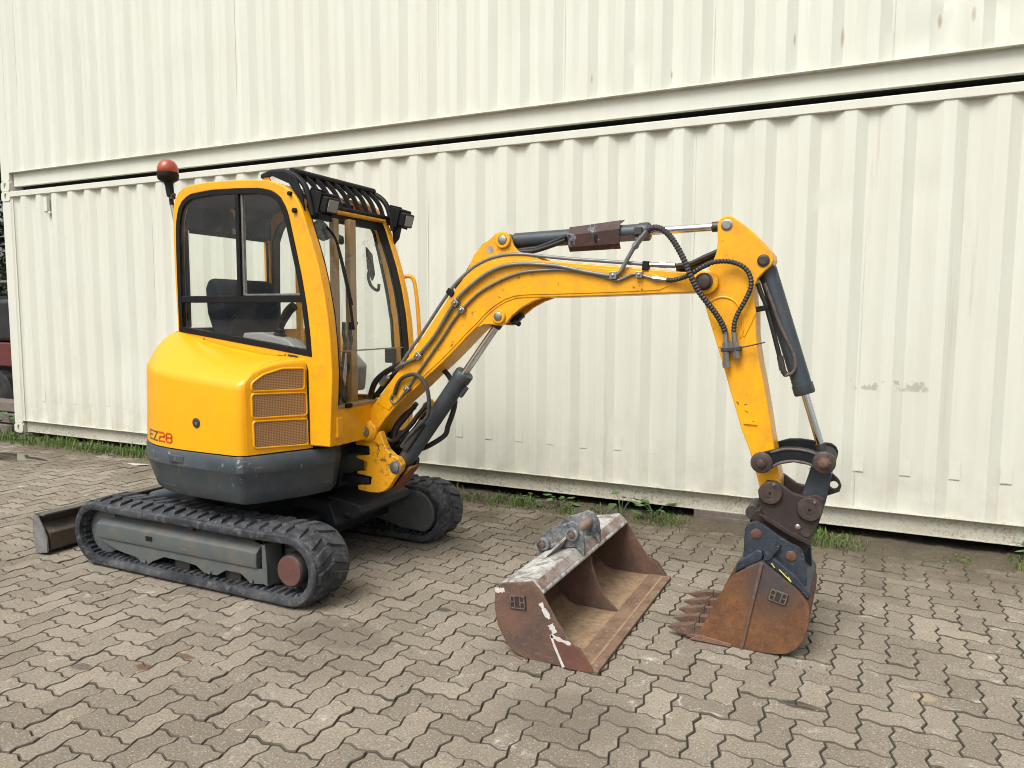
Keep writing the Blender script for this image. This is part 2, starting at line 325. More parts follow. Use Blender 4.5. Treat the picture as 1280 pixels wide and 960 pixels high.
# ------------------------------------------------------------------ mesh helpers
class MB:
    def __init__(s): s.v = []; s.f = []
    def add(s, vs, fs):
        o = len(s.v); s.v += [tuple(p) for p in vs]; s.f += [tuple(i+o for i in f) for f in fs]; return s
    def box(s, x0, x1, y0, y1, z0, z1):
        return s.add([(x0, y0, z0), (x1, y0, z0), (x1, y1, z0), (x0, y1, z0), (x0, y0, z1), (x1, y0, z1), (x1, y1, z1), (x0, y1, z1)],
                     [(3, 2, 1, 0), (4, 5, 6, 7), (0, 1, 5, 4), (1, 2, 6, 5), (2, 3, 7, 6), (3, 0, 4, 7)])
    def obox(s, c, ax, ay, az):     # oriented box: centre, three half vectors
        c, ax, ay, az = map(Vector, (c, ax, ay, az))
        p = [c+ax*i+ay*j+az*k for k in (-1, 1) for i, j in ((-1, -1), (1, -1), (1, 1), (-1, 1))]
        return s.add(p, [(3, 2, 1, 0), (4, 5, 6, 7), (0, 1, 5, 4), (1, 2, 6, 5), (2, 3, 7, 6), (3, 0, 4, 7)])
    def prism(s, poly, y0, y1):     # polygon in XZ, extruded along Y
        a = sum(poly[i][0]*poly[(i+1) % len(poly)][1]-poly[(i+1) % len(poly)][0]*poly[i][1] for i in range(len(poly)))
        if a < 0: poly = poly[::-1]
        n = len(poly)
        vs = [(x, y0, z) for x, z in poly]+[(x, y1, z) for x, z in poly]
        fs = [tuple(range(n)), tuple(range(2*n-1, n-1, -1))]
        fs += [(i, i+n, (i+1) % n+n, (i+1) % n) for i in range(n)]
        return s.add(vs, fs)
    def ring(s, outer, inner, y0, y1):
        n = len(outer)
        vs = [(x, y0, z) for x, z in outer]+[(x, y0, z) for x, z in inner]+[(x, y1, z) for x, z in outer]+[(x, y1, z) for x, z in inner]
        fs = []
        for i in range(n):
            j = (i+1) % n
            fs += [(i, j, n+j, n+i), (2*n+i, 3*n+i, 3*n+j, 2*n+j), (i, 2*n+i, 2*n+j, j), (n+i, n+j, 3*n+j, 3*n+i)]
        return s.add(vs, fs)
    def tube(s, pts, r, n=10, cap=True):
        pts = [Vector(p) for p in pts]; m = len(pts)
        rr = r if isinstance(r, (list, tuple)) else [r]*m
        T = [(pts[min(i+1, m-1)]-pts[max(i-1, 0)]).normalized() for i in range(m)]
        up = Vector((0, 0, 1)) if abs(T[0].z) < .9 else Vector((1, 0, 0))
        N = T[0].cross(up).normalized(); vs = []
        for i in range(m):
            N = (N-T[i]*N.dot(T[i])).normalized(); Bn = T[i].cross(N)
            for k in range(n):
                a = 2*pi*k/n; vs.append(pts[i]+(N*cos(a)+Bn*sin(a))*rr[i])
        fs = [(i*n+k, i*n+(k+1) % n, (i+1)*n+(k+1) % n, (i+1)*n+k) for i in range(m-1) for k in range(n)]
        if cap: fs += [tuple(range(n-1, -1, -1)), tuple((m-1)*n+k for k in range(n))]
        return s.add(vs, fs)
    def cyl(s, a, b, r, n=24):
        return s.tube([a, b], r, n)
    def lathe(s, a, b, prof, n=28):     # profile: list of (t along a->b in metres, radius)
        a, b = Vector(a), Vector(b); d = (b-a).normalized()
        return s.tube_ring([a+d*t for t, r in prof], [max(r, .0005) for t, r in prof], d, n)
    def tube_ring(s, pts, rr, d, n):
        up = Vector((0, 0, 1)) if abs(d.z) < .9 else Vector((1, 0, 0))
        N = d.cross(up).normalized(); Bn = d.cross(N); vs = []
        for p, r in zip(pts, rr):
            for k in range(n):
                a = 2*pi*k/n; vs.append(p+(N*cos(a)+Bn*sin(a))*r)
        m = len(pts)
        fs = [(i*n+k, i*n+(k+1) % n, (i+1)*n+(k+1) % n, (i+1)*n+k) for i in range(m-1) for k in range(n)]
        fs += [tuple(range(n-1, -1, -1)), tuple((m-1)*n+k for k in range(n))]
        return s.add(vs, fs)

def build(name, mb, mat, parent=None, bev=0.0, smooth=40, segs=2, recalc=True, origin=None, mats=None):
    org = Vector(origin) if origin is not None else (Vector(parent['_o']) if parent is not None else Vector((0, 0, 0)))
    me = bpy.data.meshes.new(name)
    me.from_pydata([tuple(Vector(v)-org) for v in mb.v], [], mb.f)
    if recalc:
        bm = bmesh.new(); bm.from_mesh(me); bmesh.ops.recalc_face_normals(bm, faces=bm.faces); bm.to_mesh(me); bm.free()
    me.materials.append(mat)
    if mats:
        for m in mats: me.materials.append(m)
    if smooth:
        me.shade_smooth(); me.set_sharp_from_angle(angle=radians(smooth))
    o = bpy.data.objects.new(name, me); COL.objects.link(o)
    if parent is not None:
        o.parent = parent; o['_o'] = tuple(org)
    else:
        o.location = org; o['_o'] = tuple(org)
    if bev:
        md = o.modifiers.new('bevel', 'BEVEL'); md.width = bev; md.segments = segs; md.limit_method = 'ANGLE'; md.angle_limit = radians(35)
        md.harden_normals = True
    return o
def thing(name, label, cat, loc, group=None):
    o = bpy.data.objects.new(name, None); COL.objects.link(o); o.location = loc; o.empty_display_size = .2
    o['label'] = label; o['category'] = cat; o['_o'] = tuple(loc)
    if group: o['group'] = group
    return o
def tag(o, label=None, cat=None, group=None, kind=None):
    for k, v in (('label', label), ('category', cat), ('group', group), ('kind', kind)):
        if v: o[k] = v
    return o
def spline(pts, k=6):
    pts = [Vector(p) for p in pts]; P = [pts[0]*2-pts[1]]+pts+[pts[-1]*2-pts[-2]]; out = []
    for i in range(1, len(P)-2):
        a, b, c, d = P[i-1:i+3]
        for j in range(k):
            t = j/k
            out.append(.5*((2*b)+(c-a)*t+(2*a-5*b+4*c-d)*t*t+(3*b-a-3*c+d)*t**3))
    out.append(pts[-1]); return out
def sp2(pts, y, k=5): return spline([(x, y, z) for x, z in pts], k)
def resample(poly, n):
    P = [Vector((a, b)) for a, b in poly]; d = [0]
    for i in range(len(P)-1): d.append(d[-1]+(P[i+1]-P[i]).length)
    out = []; j = 0
    for i in range(n):
        s = d[-1]*i/(n-1)
        while j < len(d)-2 and d[j+1] < s: j += 1
        t = (s-d[j])/max(1e-9, d[j+1]-d[j]); q = P[j].lerp(P[j+1], min(1, t)); out.append((q.x, q.y))
    return out
def arc2(cx, cz, r, a0, a1, n):
    return [(cx+r*cos(radians(a0+(a1-a0)*i/(n-1))), cz+r*sin(radians(a0+(a1-a0)*i/(n-1)))) for i in range(n)]
def eye(x, z, r, n=20): return arc2(x, z, r, 0, 360*(n-1)/n, n)

# ------------------------------------------------------------------ ground and paving
def structure(o): o['kind'] = 'structure'; return o
structure(build('ground', MB().add([(-150, -150, -.05), (150, -150, -.05), (150, 150, -.05), (-150, 150, -.05)], [(0, 1, 2, 3)]), FARG, recalc=False))
U = .1125; AX, AY = -1.772-U, -3.203-U/2      # lattice anchor
def brick_outline(off):
    cs = [(-1, -.5), (0, -.5), (1, -.5), (1, .5), (0, .5), (-1, .5)]
    pts = []
    for i in range(6):
        a, b = Vector(cs[i]), Vector(cs[(i+1) % 6]); e = b-a; nn = Vector((-e.y, e.x))
        pts += [a, a+e*.30+nn*.085*CHI, a+e*.70-nn*.085*CHI]
    pts = [p*U for p in pts]; n = len(pts); out = []
    for i in range(n):
        p, q, r = pts[i-1], pts[i], pts[(i+1) % n]
        n1 = Vector((-(q-p).y, (q-p).x)).normalized(); n2 = Vector((-(r-q).y, (r-q).x)).normalized()
        m = (n1+n2).normalized(); out.append(q+m*off/max(.5, m.dot(n1)))
    return out
CHI = 1
def brick_mb(rot=False):
    top, low = brick_outline(.0050), brick_outline(.0022); n = len(top); mb = MB()
    R = (lambda p: (-p.y, p.x)) if rot else (lambda p: (p.x, p.y))
    vs = [(*R(p), 0) for p in top]+[(*R(p), -.005) for p in low]+[(*R(p), -.022) for p in low]
    fs = [tuple(range(n))]+[(i+n, (i+1) % n+n, (i+1) % n, i) for i in range(n)]+[(i+2*n, (i+1) % n+2*n, (i+1) % n+n, i+n) for i in range(n)]
    return mb.add(vs, fs)
paving = structure(build('pavement', MB().add([(-13, -7, -.0085), (4.5, -7, -.0085), (4.5, .8, -.0085), (-13, .8, -.0085)], [(0, 1, 2, 3)]), JOINT, recalc=False))
bricks = []
for i in range(-90, 50):
    for j in range(-22, 30):
        k = (i+j) % 4
        if k == 0: c = (AX+(i+1)*U, AY+(j+.5)*U, False)
        elif k == 2: c = (AX+(i+.5)*U, AY+(j+1)*U, True)
        else: continue
        if -11.2 < c[0] < 3.2 and -4.75 < c[1] < -.16: bricks.append(c)
def in_view(x, y):
    v = Vector((x, y, 0))-CAMPOS; z = v.dot(fw)
    return z > .3 and abs(v.dot(r2)/z) < .72 and -.56 < v.dot(u2)/z < .5
vis = sorted([b for b in bricks if in_view(b[0], b[1])], key=lambda b: (b[0])**2+(b[1]+5.533)**2)
near = set(vis[:300])
pm = {}
EDGE = NT('dirty_paver_edge'); EDGE = EDGE.bsdf(EDGE.mix(EDGE.ramp(EDGE.noise(9, 6, .7), .4, .65), (.115, .096, .072), (.060, .052, .038)), .95)
NO = 18
def edge_mat(me, per):
    me.materials.append(EDGE)
    for i, p in enumerate(me.polygons):
        if i % per: p.material_index = 1
for rot in (False, True):
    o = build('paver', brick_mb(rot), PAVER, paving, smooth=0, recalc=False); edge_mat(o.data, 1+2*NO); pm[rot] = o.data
    bpy.data.objects.remove(o)
rest = MB()
tmpl = {r: brick_mb(r) for r in (False, True)}
for b in bricks:
    z = random.gauss(0, .0017); tx, ty = random.gauss(0, .013), random.gauss(0, .013); rz = random.gauss(0, .012)
    if b in near:
        o = bpy.data.objects.new('paver', pm[b[2]]); COL.objects.link(o); o.parent = paving
        o.location = (b[0], b[1], z); o.rotation_euler = (tx, ty, rz)
    else:
        cz, sz = cos(rz), sin(rz)
        rest.add([(b[0]+x*cz-y*sz, b[1]+x*sz+y*cz, zz+z+y*tx-x*ty) for x, y, zz in tmpl[b[2]].v], tmpl[b[2]].f)
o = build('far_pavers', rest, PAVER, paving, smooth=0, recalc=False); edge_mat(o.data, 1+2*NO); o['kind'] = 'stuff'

# soil strip along the foot of the containers
def fbm(x, y): return .5*sin(x*3.1+1.3)+.3*sin(x*7.7+y*5)+.25*sin(x*17.3+y*13+.7)+.2*sin(x*31+y*23)
mb = MB(); NX, NY = 520, 16
for i in range(NX):
    x = -12.5+i*(16.5/(NX-1)); edge = -.22-.05*fbm(x, 0)-.04*max(0, (x+1.5)/4) - .05*random.random()
    for j in range(NY):
        y = edge+(1.0-edge)*(j/(NY-1))**1.3
        h = -.006+.034*min(1, (y-edge)/.22)*(1+.35*fbm(x*2, y*9))+random.gauss(0, .0022)
        mb.v.append((x, y, h))
for i in range(NX-1):
    for j in range(NY-1): mb.f.append((i*NY+j, (i+1)*NY+j, (i+1)*NY+j+1, i*NY+j+1))
structure(build('soil_strip', mb, SOIL, smooth=60, recalc=False))
# puddle by the left end of the containers
pts = []
for k in range(40):
    a = 2*pi*k/40; r = 1+.18*sin(3*a+1)+.1*sin(5*a)+.06*sin(9*a)
    pts.append((-8.25+.42*r*cos(a), -.74+.15*r*sin(a), .0035))
structure(build('puddle', MB().add(pts, [tuple(range(40))]), PUD, recalc=False))

# ------------------------------------------------------------------ shipping containers
XL, LEN, DEP = -9.43, 12.192, 2.438
PITCH_C, XR0 = .28575, -3.5688
def container(z0, upper):
    """z0: height of the castings' underside"""
    H = 2.896
    lab = ('cream corrugated shipping container stacked on top, cut off by the upper edge of the photo' if upper
           else 'cream corrugated shipping container standing on the ground behind the excavator')
    root = thing('shipping_container', lab, 'container', (XL+LEN/2, DEP/2, z0), 'stacked shipping containers')
    pm_ = CPAN2 if upper else CPAN; rm = CPAN2 if upper else CRAIL
    zr0, zr1 = z0+.017 + (.042 if upper else 0), z0+.152+(.06 if upper else 0)   # bottom rail
    zt0, zt1 = z0+2.827, z0+2.890
    xr = XL+LEN
    # corrugated side panel
    prof = []; k0 = int((XL+.19-XR0)/PITCH_C)-1
    off = 0.11 if upper else 0
    k = k0
    while True:
        b = XR0+off+k*PITCH_C
        for dx, y in ((-.072, .006), (0, .006), (.070, .042), (.1425, .042)):
            x = b+dx
            if XL+.175 < x < xr-.175: prof.append((x, y))
        k += 1
        if b > xr: break
    prof = [(XL+.16, .006)]+prof+[(xr-.16, .006)]
    rows = [zr1-.004, zt0+.01]
    mb = MB(); NR = 44; rowz = [zr1-.004+(zt0+.014-zr1)*q/NR for q in range(NR+1)]
    rg = random.Random(3 if upper else 5)
    dents = [(rg.uniform(XL+1, 2.5), rg.uniform(zr1+.1, zt0-.2), rg.uniform(.05, .16), rg.uniform(-.005, .009)) for _ in range(46)]
    dents += [(-.35+.12*i, zr1+.05, .10, rg.uniform(.004, .012)) for i in range(5)] if not upper else [(.2+.22*i, zr1+rg.uniform(.1, .5), .07, rg.uniform(.008, .018)) for i in range(5)]
    for z in rowz:
        for x, y in prof:
            dy = sum(a*math.exp(-((x-dx)**2+(z-dz)**2*.5)/(2*dr*dr)) for dx, dz, dr, a in dents if abs(x-dx) < .4)
            mb.v.append((x, y+dy+.0014*sin(x*2.1+z*1.7)+.001*sin(x*5.3-z*2.9), z))
    n = len(prof)
    for q in range(NR):
        for i in range(n-1): mb.f.append((q*n+i, q*n+i+1, (q+1)*n+i+1, (q+1)*n+i))
    if not upper:      # pressed lashing pockets in every recess
        for k in range(k0, k0+50):
            b = XR0+k*PITCH_C+.070
            if XL+.3 < b < xr-.35:
                x0, x1 = b+.004, b+.0685; za, zb = .487+rg.gauss(0, .004), .607
                mb.add([(x0, .0415, za), (x1, .0415, za), (x1-.006, .0392, za+.005), (x0+.006, .0392, za+.005), (x0, .0415, zb), (x1, .0415, zb), (x1-.004, .0405, zb-.03), (x0+.004, .0405, zb-.03)],
                       [(0, 1, 2, 3), (3, 2, 6, 7), (7, 6, 5, 4), (0, 3, 7, 4), (1, 5, 6, 2)])
    for k in range(k0, k0+50, 4):      # vertical sheet welds
        xw = XR0+off+k*PITCH_C+.085
        if XL+.3 < xw < xr-.3: mb.add([(xw-.003, .0418, zr1), (xw, .0398, zr1), (xw+.003, .0418, zr1), (xw-.003, .0418, zt0), (xw, .0398, zt0), (xw+.003, .0418, zt0)], [(0, 1, 4, 3), (1, 2, 5, 4)])
    p = build('side_panel', mb, pm_, root, smooth=25, recalc=False)
    # the other walls, roof and floor
    mb = MB(); mb.add([(XL+.16, DEP-.03, zr1), (xr-.16, DEP-.03, zr1), (xr-.16, DEP-.03, zt0), (XL+.16, DEP-.03, zt0)], [(0, 1, 2, 3)]); build('back_panel', mb, pm_, root, recalc=False)
    for xx, nm in ((XL+.04, 'end_panel'), (xr-.04, 'door_panel')):
        mb = MB(); prf = []
        for i in range(9):
            b = .16+i*.245
            prf += [(b, 0), (b+.09, 0), (b+.13, .03), (b+.2, .03)]
        s = 1 if xx < 0 else -1
        for zz in (zr1, zt0):
            for yy, dd in prf: mb.v.append((xx+s*dd, yy, zz))
        m = len(prf)
        for i in range(m-1): mb.f.append((i, i+1, m+i+1, m+i))
        build(nm, mb, pm_, root, smooth=0, recalc=False)
    build('roof_panel', MB().box(XL+.05, xr-.05, .03, DEP-.03, zt1-.02, zt1-.004), pm_, root)
    build('floor', MB().box(XL+.12, xr-.12, .055, DEP-.055, zr0+.004, zr0+.1), CDARK, root)
    # rails
    yw = .046
    mb = MB().box(XL+.178, xr-.178, yw, yw+.006, zr0, zr1)
    mb.box(XL+.178, xr-.178, yw-.004 if upper else yw-.012, yw+.045, zr0-.0025, zr0+.004)
    mb.box(XL+.17, xr-.17, -.002, yw+.03, zr1-.0005, zr1+.0045)
    build('bottom_rail', mb, rm, root, bev=.001, segs=1)
    build('bottom_rail', MB().box(XL+.178, xr-.178, DEP-yw-.006, DEP-yw, zr0, zr1), rm, root)
    mb = MB().box(XL+.165, xr-.165, -.003, .060, zt0, zt1)
    build('top_rail', mb, rm if upper else pm_, root, bev=.006)
    build('top_rail', MB().box(XL+.165, xr-.165, DEP-.06, DEP, zt0, zt1), rm, root, bev=.006)
    # corner posts and castings
    for xa in (XL, xr-.165):
        for ya in (0.0, DEP-.16):
            build('corner_post', MB().box(xa+.004, xa+.161, ya+.004, ya+.156, z0+.118, z0+H-.118), pm_, root, bev=.008)
            if ya == 0:
                left = xa < -5
                pr = MB().box(xa+.163 if left else xa-.028, xa+.193 if left else xa+.002, .016, .05, zr1+.006, zt0-.002); build('post_flange', pr, pm_, root, bev=.003)
            for za in (z0, z0+H-.118):
                # casting with a hole: a ring in the XZ face
                x0, x1, za1 = xa-.002, xa+.167, za+.118
                cx, cz = (x0+x1)/2, (za+za1)/2
                hole = [(cx+.024*cos(a)*(1), cz+.038*sin(a)) for a in [2*pi*q/16 for q in range(16)]]
                outer = []
                for a in [2*pi*q/16 for q in range(16)]:
                    c, s = cos(a), sin(a); m = max(abs(c)/(.5*(x1-x0)), abs(s)/.059); outer.append((cx+c/m, cz+s/m))
                mb = MB().ring(outer, hole, ya-.003 if ya == 0 else ya, ya+.012 if ya == 0 else ya+.163)
                if ya == 0: mb.box(x0, x1, ya+.012, ya+.165, za, za1)
                build('corner_casting', mb, CPAN2 if upper else pm_, root, bev=.004, segs=1)
    if not upper:
        zv = 2.76
        build('vent_cover', MB().box(-8.62, -8.56, -.018, .02, 2.70, 2.87).box(-8.61, -8.53, -.006, .02, 2.675, 2.705), pm_, root, bev=.006)
    return root
container(.083, False)
container(2.9790, True)
# packing block under the lower container
tag(build('support_block', MB().box(-1.14, -.73, .03, .30, -.01, .0965).box(-1.12, -.75, .022, .03, .02, .06), WOOD, bev=.006, origin=(-.93, .15, 0)), 'dark squared timber block wedged under the lower container behind the bucket', 'block')
tag(build('support_block', MB().box(-9.42, -9.20, .02, .25, .0, .082), WOOD, bev=.006, origin=(-9.3, .13, 0)), 'timber pad under the left corner of the lower container', 'block')

# ------------------------------------------------------------------ plants
def blade_mesh(n, region, hmin, hmax, seed, wid=.004):
    rg = random.Random(seed); mb = MB()
    for _ in range(n):
        x, y, dens = region(rg)
        if x is None: continue
        h = rg.uniform(hmin, hmax)*dens; a = rg.uniform(0, 2*pi); lean = rg.uniform(.1, .9)*h
        dx, dy = cos(a), sin(a); w = wid*rg.uniform(.6, 1.3)
        px, py = -dy*w, dx*w
        b = Vector((x, y, .008)); m = b+Vector((dx*lean*.35, dy*lean*.35, h*.65)); e = b+Vector((dx*lean, dy*lean, h*rg.uniform(.75, 1)))
        mb.add([b+Vector((px, py, 0)), b-Vector((px, py, 0)), m-Vector((px*.8, py*.8, 0)), m+Vector((px*.8, py*.8, 0)), e], [(0, 1, 2, 3), (3, 2, 4)])
    return mb
clumps = [(-9.6+.16*i+random.uniform(-.06, .06), random.uniform(.5, 1.2)*(1.35 if i < 22 else 1)) for i in range(0, 44, 1 if True else 2)]
clumps += [(x, random.uniform(.3, .75)) for x in (-2.72, -2.55, -2.5, -2.3, -2.12, -2.08, -1.9, -1.75, -1.5, -1.42, -1.3, -1.22)]+[(x, random.uniform(.5, 1.1)) for x in (-.47, -.40, -.33, -.26, -.18, -.1, .0)]+[(.93, .7), (1.0, 1.0), (1.08, 1.2), (1.2, 1), (1.6, .8), (.6, .25), (.45, .2)]
def reg(rg):
    c, d = rg.choice(clumps)
    x = rg.gauss(c, .05); y = min(.16, rg.gauss(-.08, .085))
    if -1.2 < x < -.7 and y > -.02: return None, None, None
    return x, y, d*rg.uniform(.5, 1.1)
o = build('grass', blade_mesh(7500, reg, .03, .105, 11), GRASS, smooth=0, recalc=False); o['kind'] = 'stuff'; o['label'] = 'short green grass and weeds along the foot of the lower container'
def weed(x, y, label, nl, h, seed, r=.10):
    rg = random.Random(seed); root = thing('weed', label, 'weed', (x, y, .01), 'leafy weeds along the container foot')
    st = MB(); lf = MB()
    for k in range(nl):
        a = 2*pi*k/nl+rg.uniform(-.4, .4); l = r*rg.uniform(.6, 1.2); hh = h*rg.uniform(.35, 1)
        b = Vector((x, y, .01)); e = b+Vector((cos(a)*l*.6, sin(a)*l*.6, hh))
        st.tube([b, b.lerp(e, .5)+Vector((0, 0, hh*.12)), e], [.003, .0025, .0015], 5)
        d = Vector((cos(a), sin(a), rg.uniform(-.35, .25))).normalized(); s = Vector((-sin(a), cos(a), rg.uniform(-.2, .2))); L = l*.75; w = L*.28
        lf.add([e, e+d*L*.35+s*w, e+d*L*.7+s*w*.7, e+d*L, e+d*L*.7-s*w*.7, e+d*L*.35-s*w, e+d*L*.5+Vector((0, 0, -w*.35))], [(0, 1, 6), (1, 2, 6), (2, 3, 6), (3, 4, 6), (4, 5, 6), (5, 0, 6)])
    build('stem', st, WEED, root, smooth=60); build('leaves', lf, WEED, root, smooth=0, recalc=False)
weed(-1.66, -.12, 'tall leafy weed directly behind the ears of the loose bucket', 9, .17, 1, .13)
weed(-2.18, -.10, 'broad leafed weed left of the loose bucket, under the container rail', 8, .13, 2, .12)
weed(-2.42, -.12, 'small leafy weed nearest the far rubber track', 8, .09, 3, .09)
weed(-1.42, -.06, 'drooping weed right behind the loose bucket top', 9, .12, 4, .12)
weed(-7.62, -.15, 'low leafy weed left of the excavator hood', 8, .09, 5, .12)
weed(1.02, -.06, 'bushy weed at the right edge of the photo', 12, .14, 6, .10)
weed(-9.62, .15, 'leafy weed beyond the left corner of the containers', 11, .30, 8, .22)

# dark hedge trees beyond the left end of the containers
def tree(x, y, h, r, label, seed, nl=5200):
    rg = random.Random(seed); root = thing('tree', label, 'tree', (x, y, 0), 'dark trees beyond the containers')
    tr = MB(); tr.tube(spline([(x, y, -.05), (x+.06, y, h*.3), (x-.05, y+.05, h*.6), (x, y, h*.92)], 4), [.13-.11*i/12 for i in range(13)], 9)
    for k in range(9):
        a = k*2.4; z = h*(.22+.07*k); tr.tube([(x, y, z), (x+cos(a)*r*.45, y+sin(a)*r*.45, z+.3), (x+cos(a)*r*.8, y+sin(a)*r*.8, z+.45)], [.045, .03, .012], 6)
    build('trunk', tr, BARK, root)
    lf = MB(); cl = [(rg.uniform(-1, 1)*r*.75, rg.uniform(-1, 1)*r*.75, rg.uniform(.12, .95)*h, rg.uniform(.3, .55)*r) for _ in range(34)]
    for _ in range(nl):
        cx, cy, cz, cr = rg.choice(cl); d = Vector((rg.gauss(0, 1), rg.gauss(0, 1), rg.gauss(0, 1))).normalized()*cr*rg.uniform(.6, 1.05)
        p = Vector((x+cx, y+cy, max(.1, cz)))+d; s = rg.uniform(.05, .1)
        u = Vector((rg.gauss(0, 1), rg.gauss(0, 1), rg.gauss(0, .6))).normalized(); w = u.cross(Vector((rg.gauss(0, 1), rg.gauss(0, 1), rg.gauss(0, 1)))).normalized()
        lf.add([p-u*s, p+w*s*.5, p+u*s, p-w*s*.5], [(0, 1, 2, 3)])
    build('crown', lf, LEAFT, root, smooth=0, recalc=False)
tree(-13.6, 3.2, 5.2, 1.5, 'dark leafy tree just left of the container corner', 21)
tree(-12.9, 5.4, 6.0, 1.7, 'taller dark tree set back behind the container end', 22)
tree(-15.8, 2.6, 4.6, 1.5, 'dark bushy tree farthest left beyond the containers', 23)
# red machine parked beyond, partly hidden by the container corner
root = thing('parked_trailer', 'red sided trailer with black tyre parked beyond the left container corner', 'trailer', (-11.6, 1.2, 0))
build('side_board', MB().box(-12.6, -10.6, .9, 2.2, .78, 1.12), CARRED, root, bev=.02)
build('cover', MB().box(-12.5, -10.7, .95, 2.15, 1.125, 1.75), CARBLU, root, bev=.08, segs=3)
build('frame_rail', MB().box(-12.9, -10.3, 1.15, 1.95, .66, .776), DKP, root, bev=.01)
for yy in (.82, 2.02):
    mb = MB().lathe((-11.25, yy, .36), (-11.25, yy+.2, .36), [(0, .2), (.01, .30), (.04, .36), (.16, .36), (.19, .30), (.2, .2)])
    w = build('wheel', mb, RUBBER, root); build('rim', MB().lathe((-11.25, yy-.004, .36), (-11.25, yy+.1, .36), [(0, .06), (.004, .19), (.1, .19)]), DKSTEEL, w)
build('rail', MB().tube([(-12.8, 1.0, 1.98), (-10.4, 1.0, 1.98)], .022, 10), WOOD, root)
for xx in (-12.6, -10.6): build('rail_post', MB().box(xx-.03, xx+.03, .97, 1.03, 1.02, 1.978), WOOD, root)
for i, zz in enumerate((.0, .13, .26)):
    tag(build('timber_beam', MB().box(-11.9+.1*i, -9.75+.05*i, .15+.03*i, .42+.02*i, zz+.012*i, zz+.12+.012*i), WOOD, bev=.008, origin=(-10.8, .3, zz)),
        ('weathered timber beam lying at the bottom of the pile left of the containers', 'weathered timber beam in the middle of the pile left of the containers', 'pale timber beam on top of the pile left of the containers')[i], 'beam', 'timber pile left of the containers')

# loose grit at the wall foot and scattered over the paving
rg = random.Random(31); mb = MB()
for k in range(2600):
    if k < 1900: gx, gy = rg.uniform(-9.5, 2.4), min(.1, -.12+rg.gauss(0, .16)-abs(rg.gauss(0, .07)))
    elif k < 2300: gx, gy = rg.uniform(-5, 1.5), rg.uniform(-4.3, -.4)
    else:
        cx_, cy_ = rg.choice(((-2.6, -2.68), (-3.6, -2.68), (-.45, -2.09), (-.7, -2.1), (-1.2, -2.62), (-2.5, -1.4))); gx, gy = rg.gauss(cx_, .3), rg.gauss(cy_, .07)
    zb_ = .012 if gy > -.22 else .0005; q = rg.uniform(.002, .006)*(1.5 if rg.random() < .06 else 1)
    a = rg.uniform(0, 6.28); ca_, sa_ = cos(a)*q, sin(a)*q
    mb.add([(gx+ca_, gy+sa_, zb_), (gx-sa_, gy+ca_*1.1, zb_), (gx-ca_*.8, gy-sa_, zb_), (gx+sa_, gy-ca_, zb_), (gx+q*.1, gy, zb_+q*rg.uniform(.6, 1.1))], [(0, 1, 4), (1, 2, 4), (2, 3, 4), (3, 0, 4)])
t = NT('grit'); GRIT = t.bsdf(t.mix(t.n('ShaderNodeNewGeometry').outputs['Random Per Island'], (.07, .055, .04), (.30, .26, .21)), .9)
o = build('grit', mb, GRIT, smooth=0, recalc=False); o['kind'] = 'stuff'; o['label'] = 'loose grit and crumbs scattered on the paving and along the wall foot'
# small litter on the paving
mb = MB(); mb.add([(-6.86, -.42, .006), (-6.68, -.46, .004), (-6.54, -.41, .014), (-6.62, -.36, .008), (-6.80, -.37, .005)], [(0, 1, 2, 3, 4)])
tag(build('dry_leaf', mb, WORNW, recalc=False), 'pale dry leaf lying on the paving left of the excavator', 'leaf')

# ------------------------------------------------------------------ excavator
YC = -1.85                       # machine centre line
EX = thing('mini_excavator', 'yellow tracked mini excavator with cab and grey counterweight, its toothed bucket resting on the paving', 'excavator', (-3.4, YC, 0))
def V(p, y): return (p[0], y, p[1])

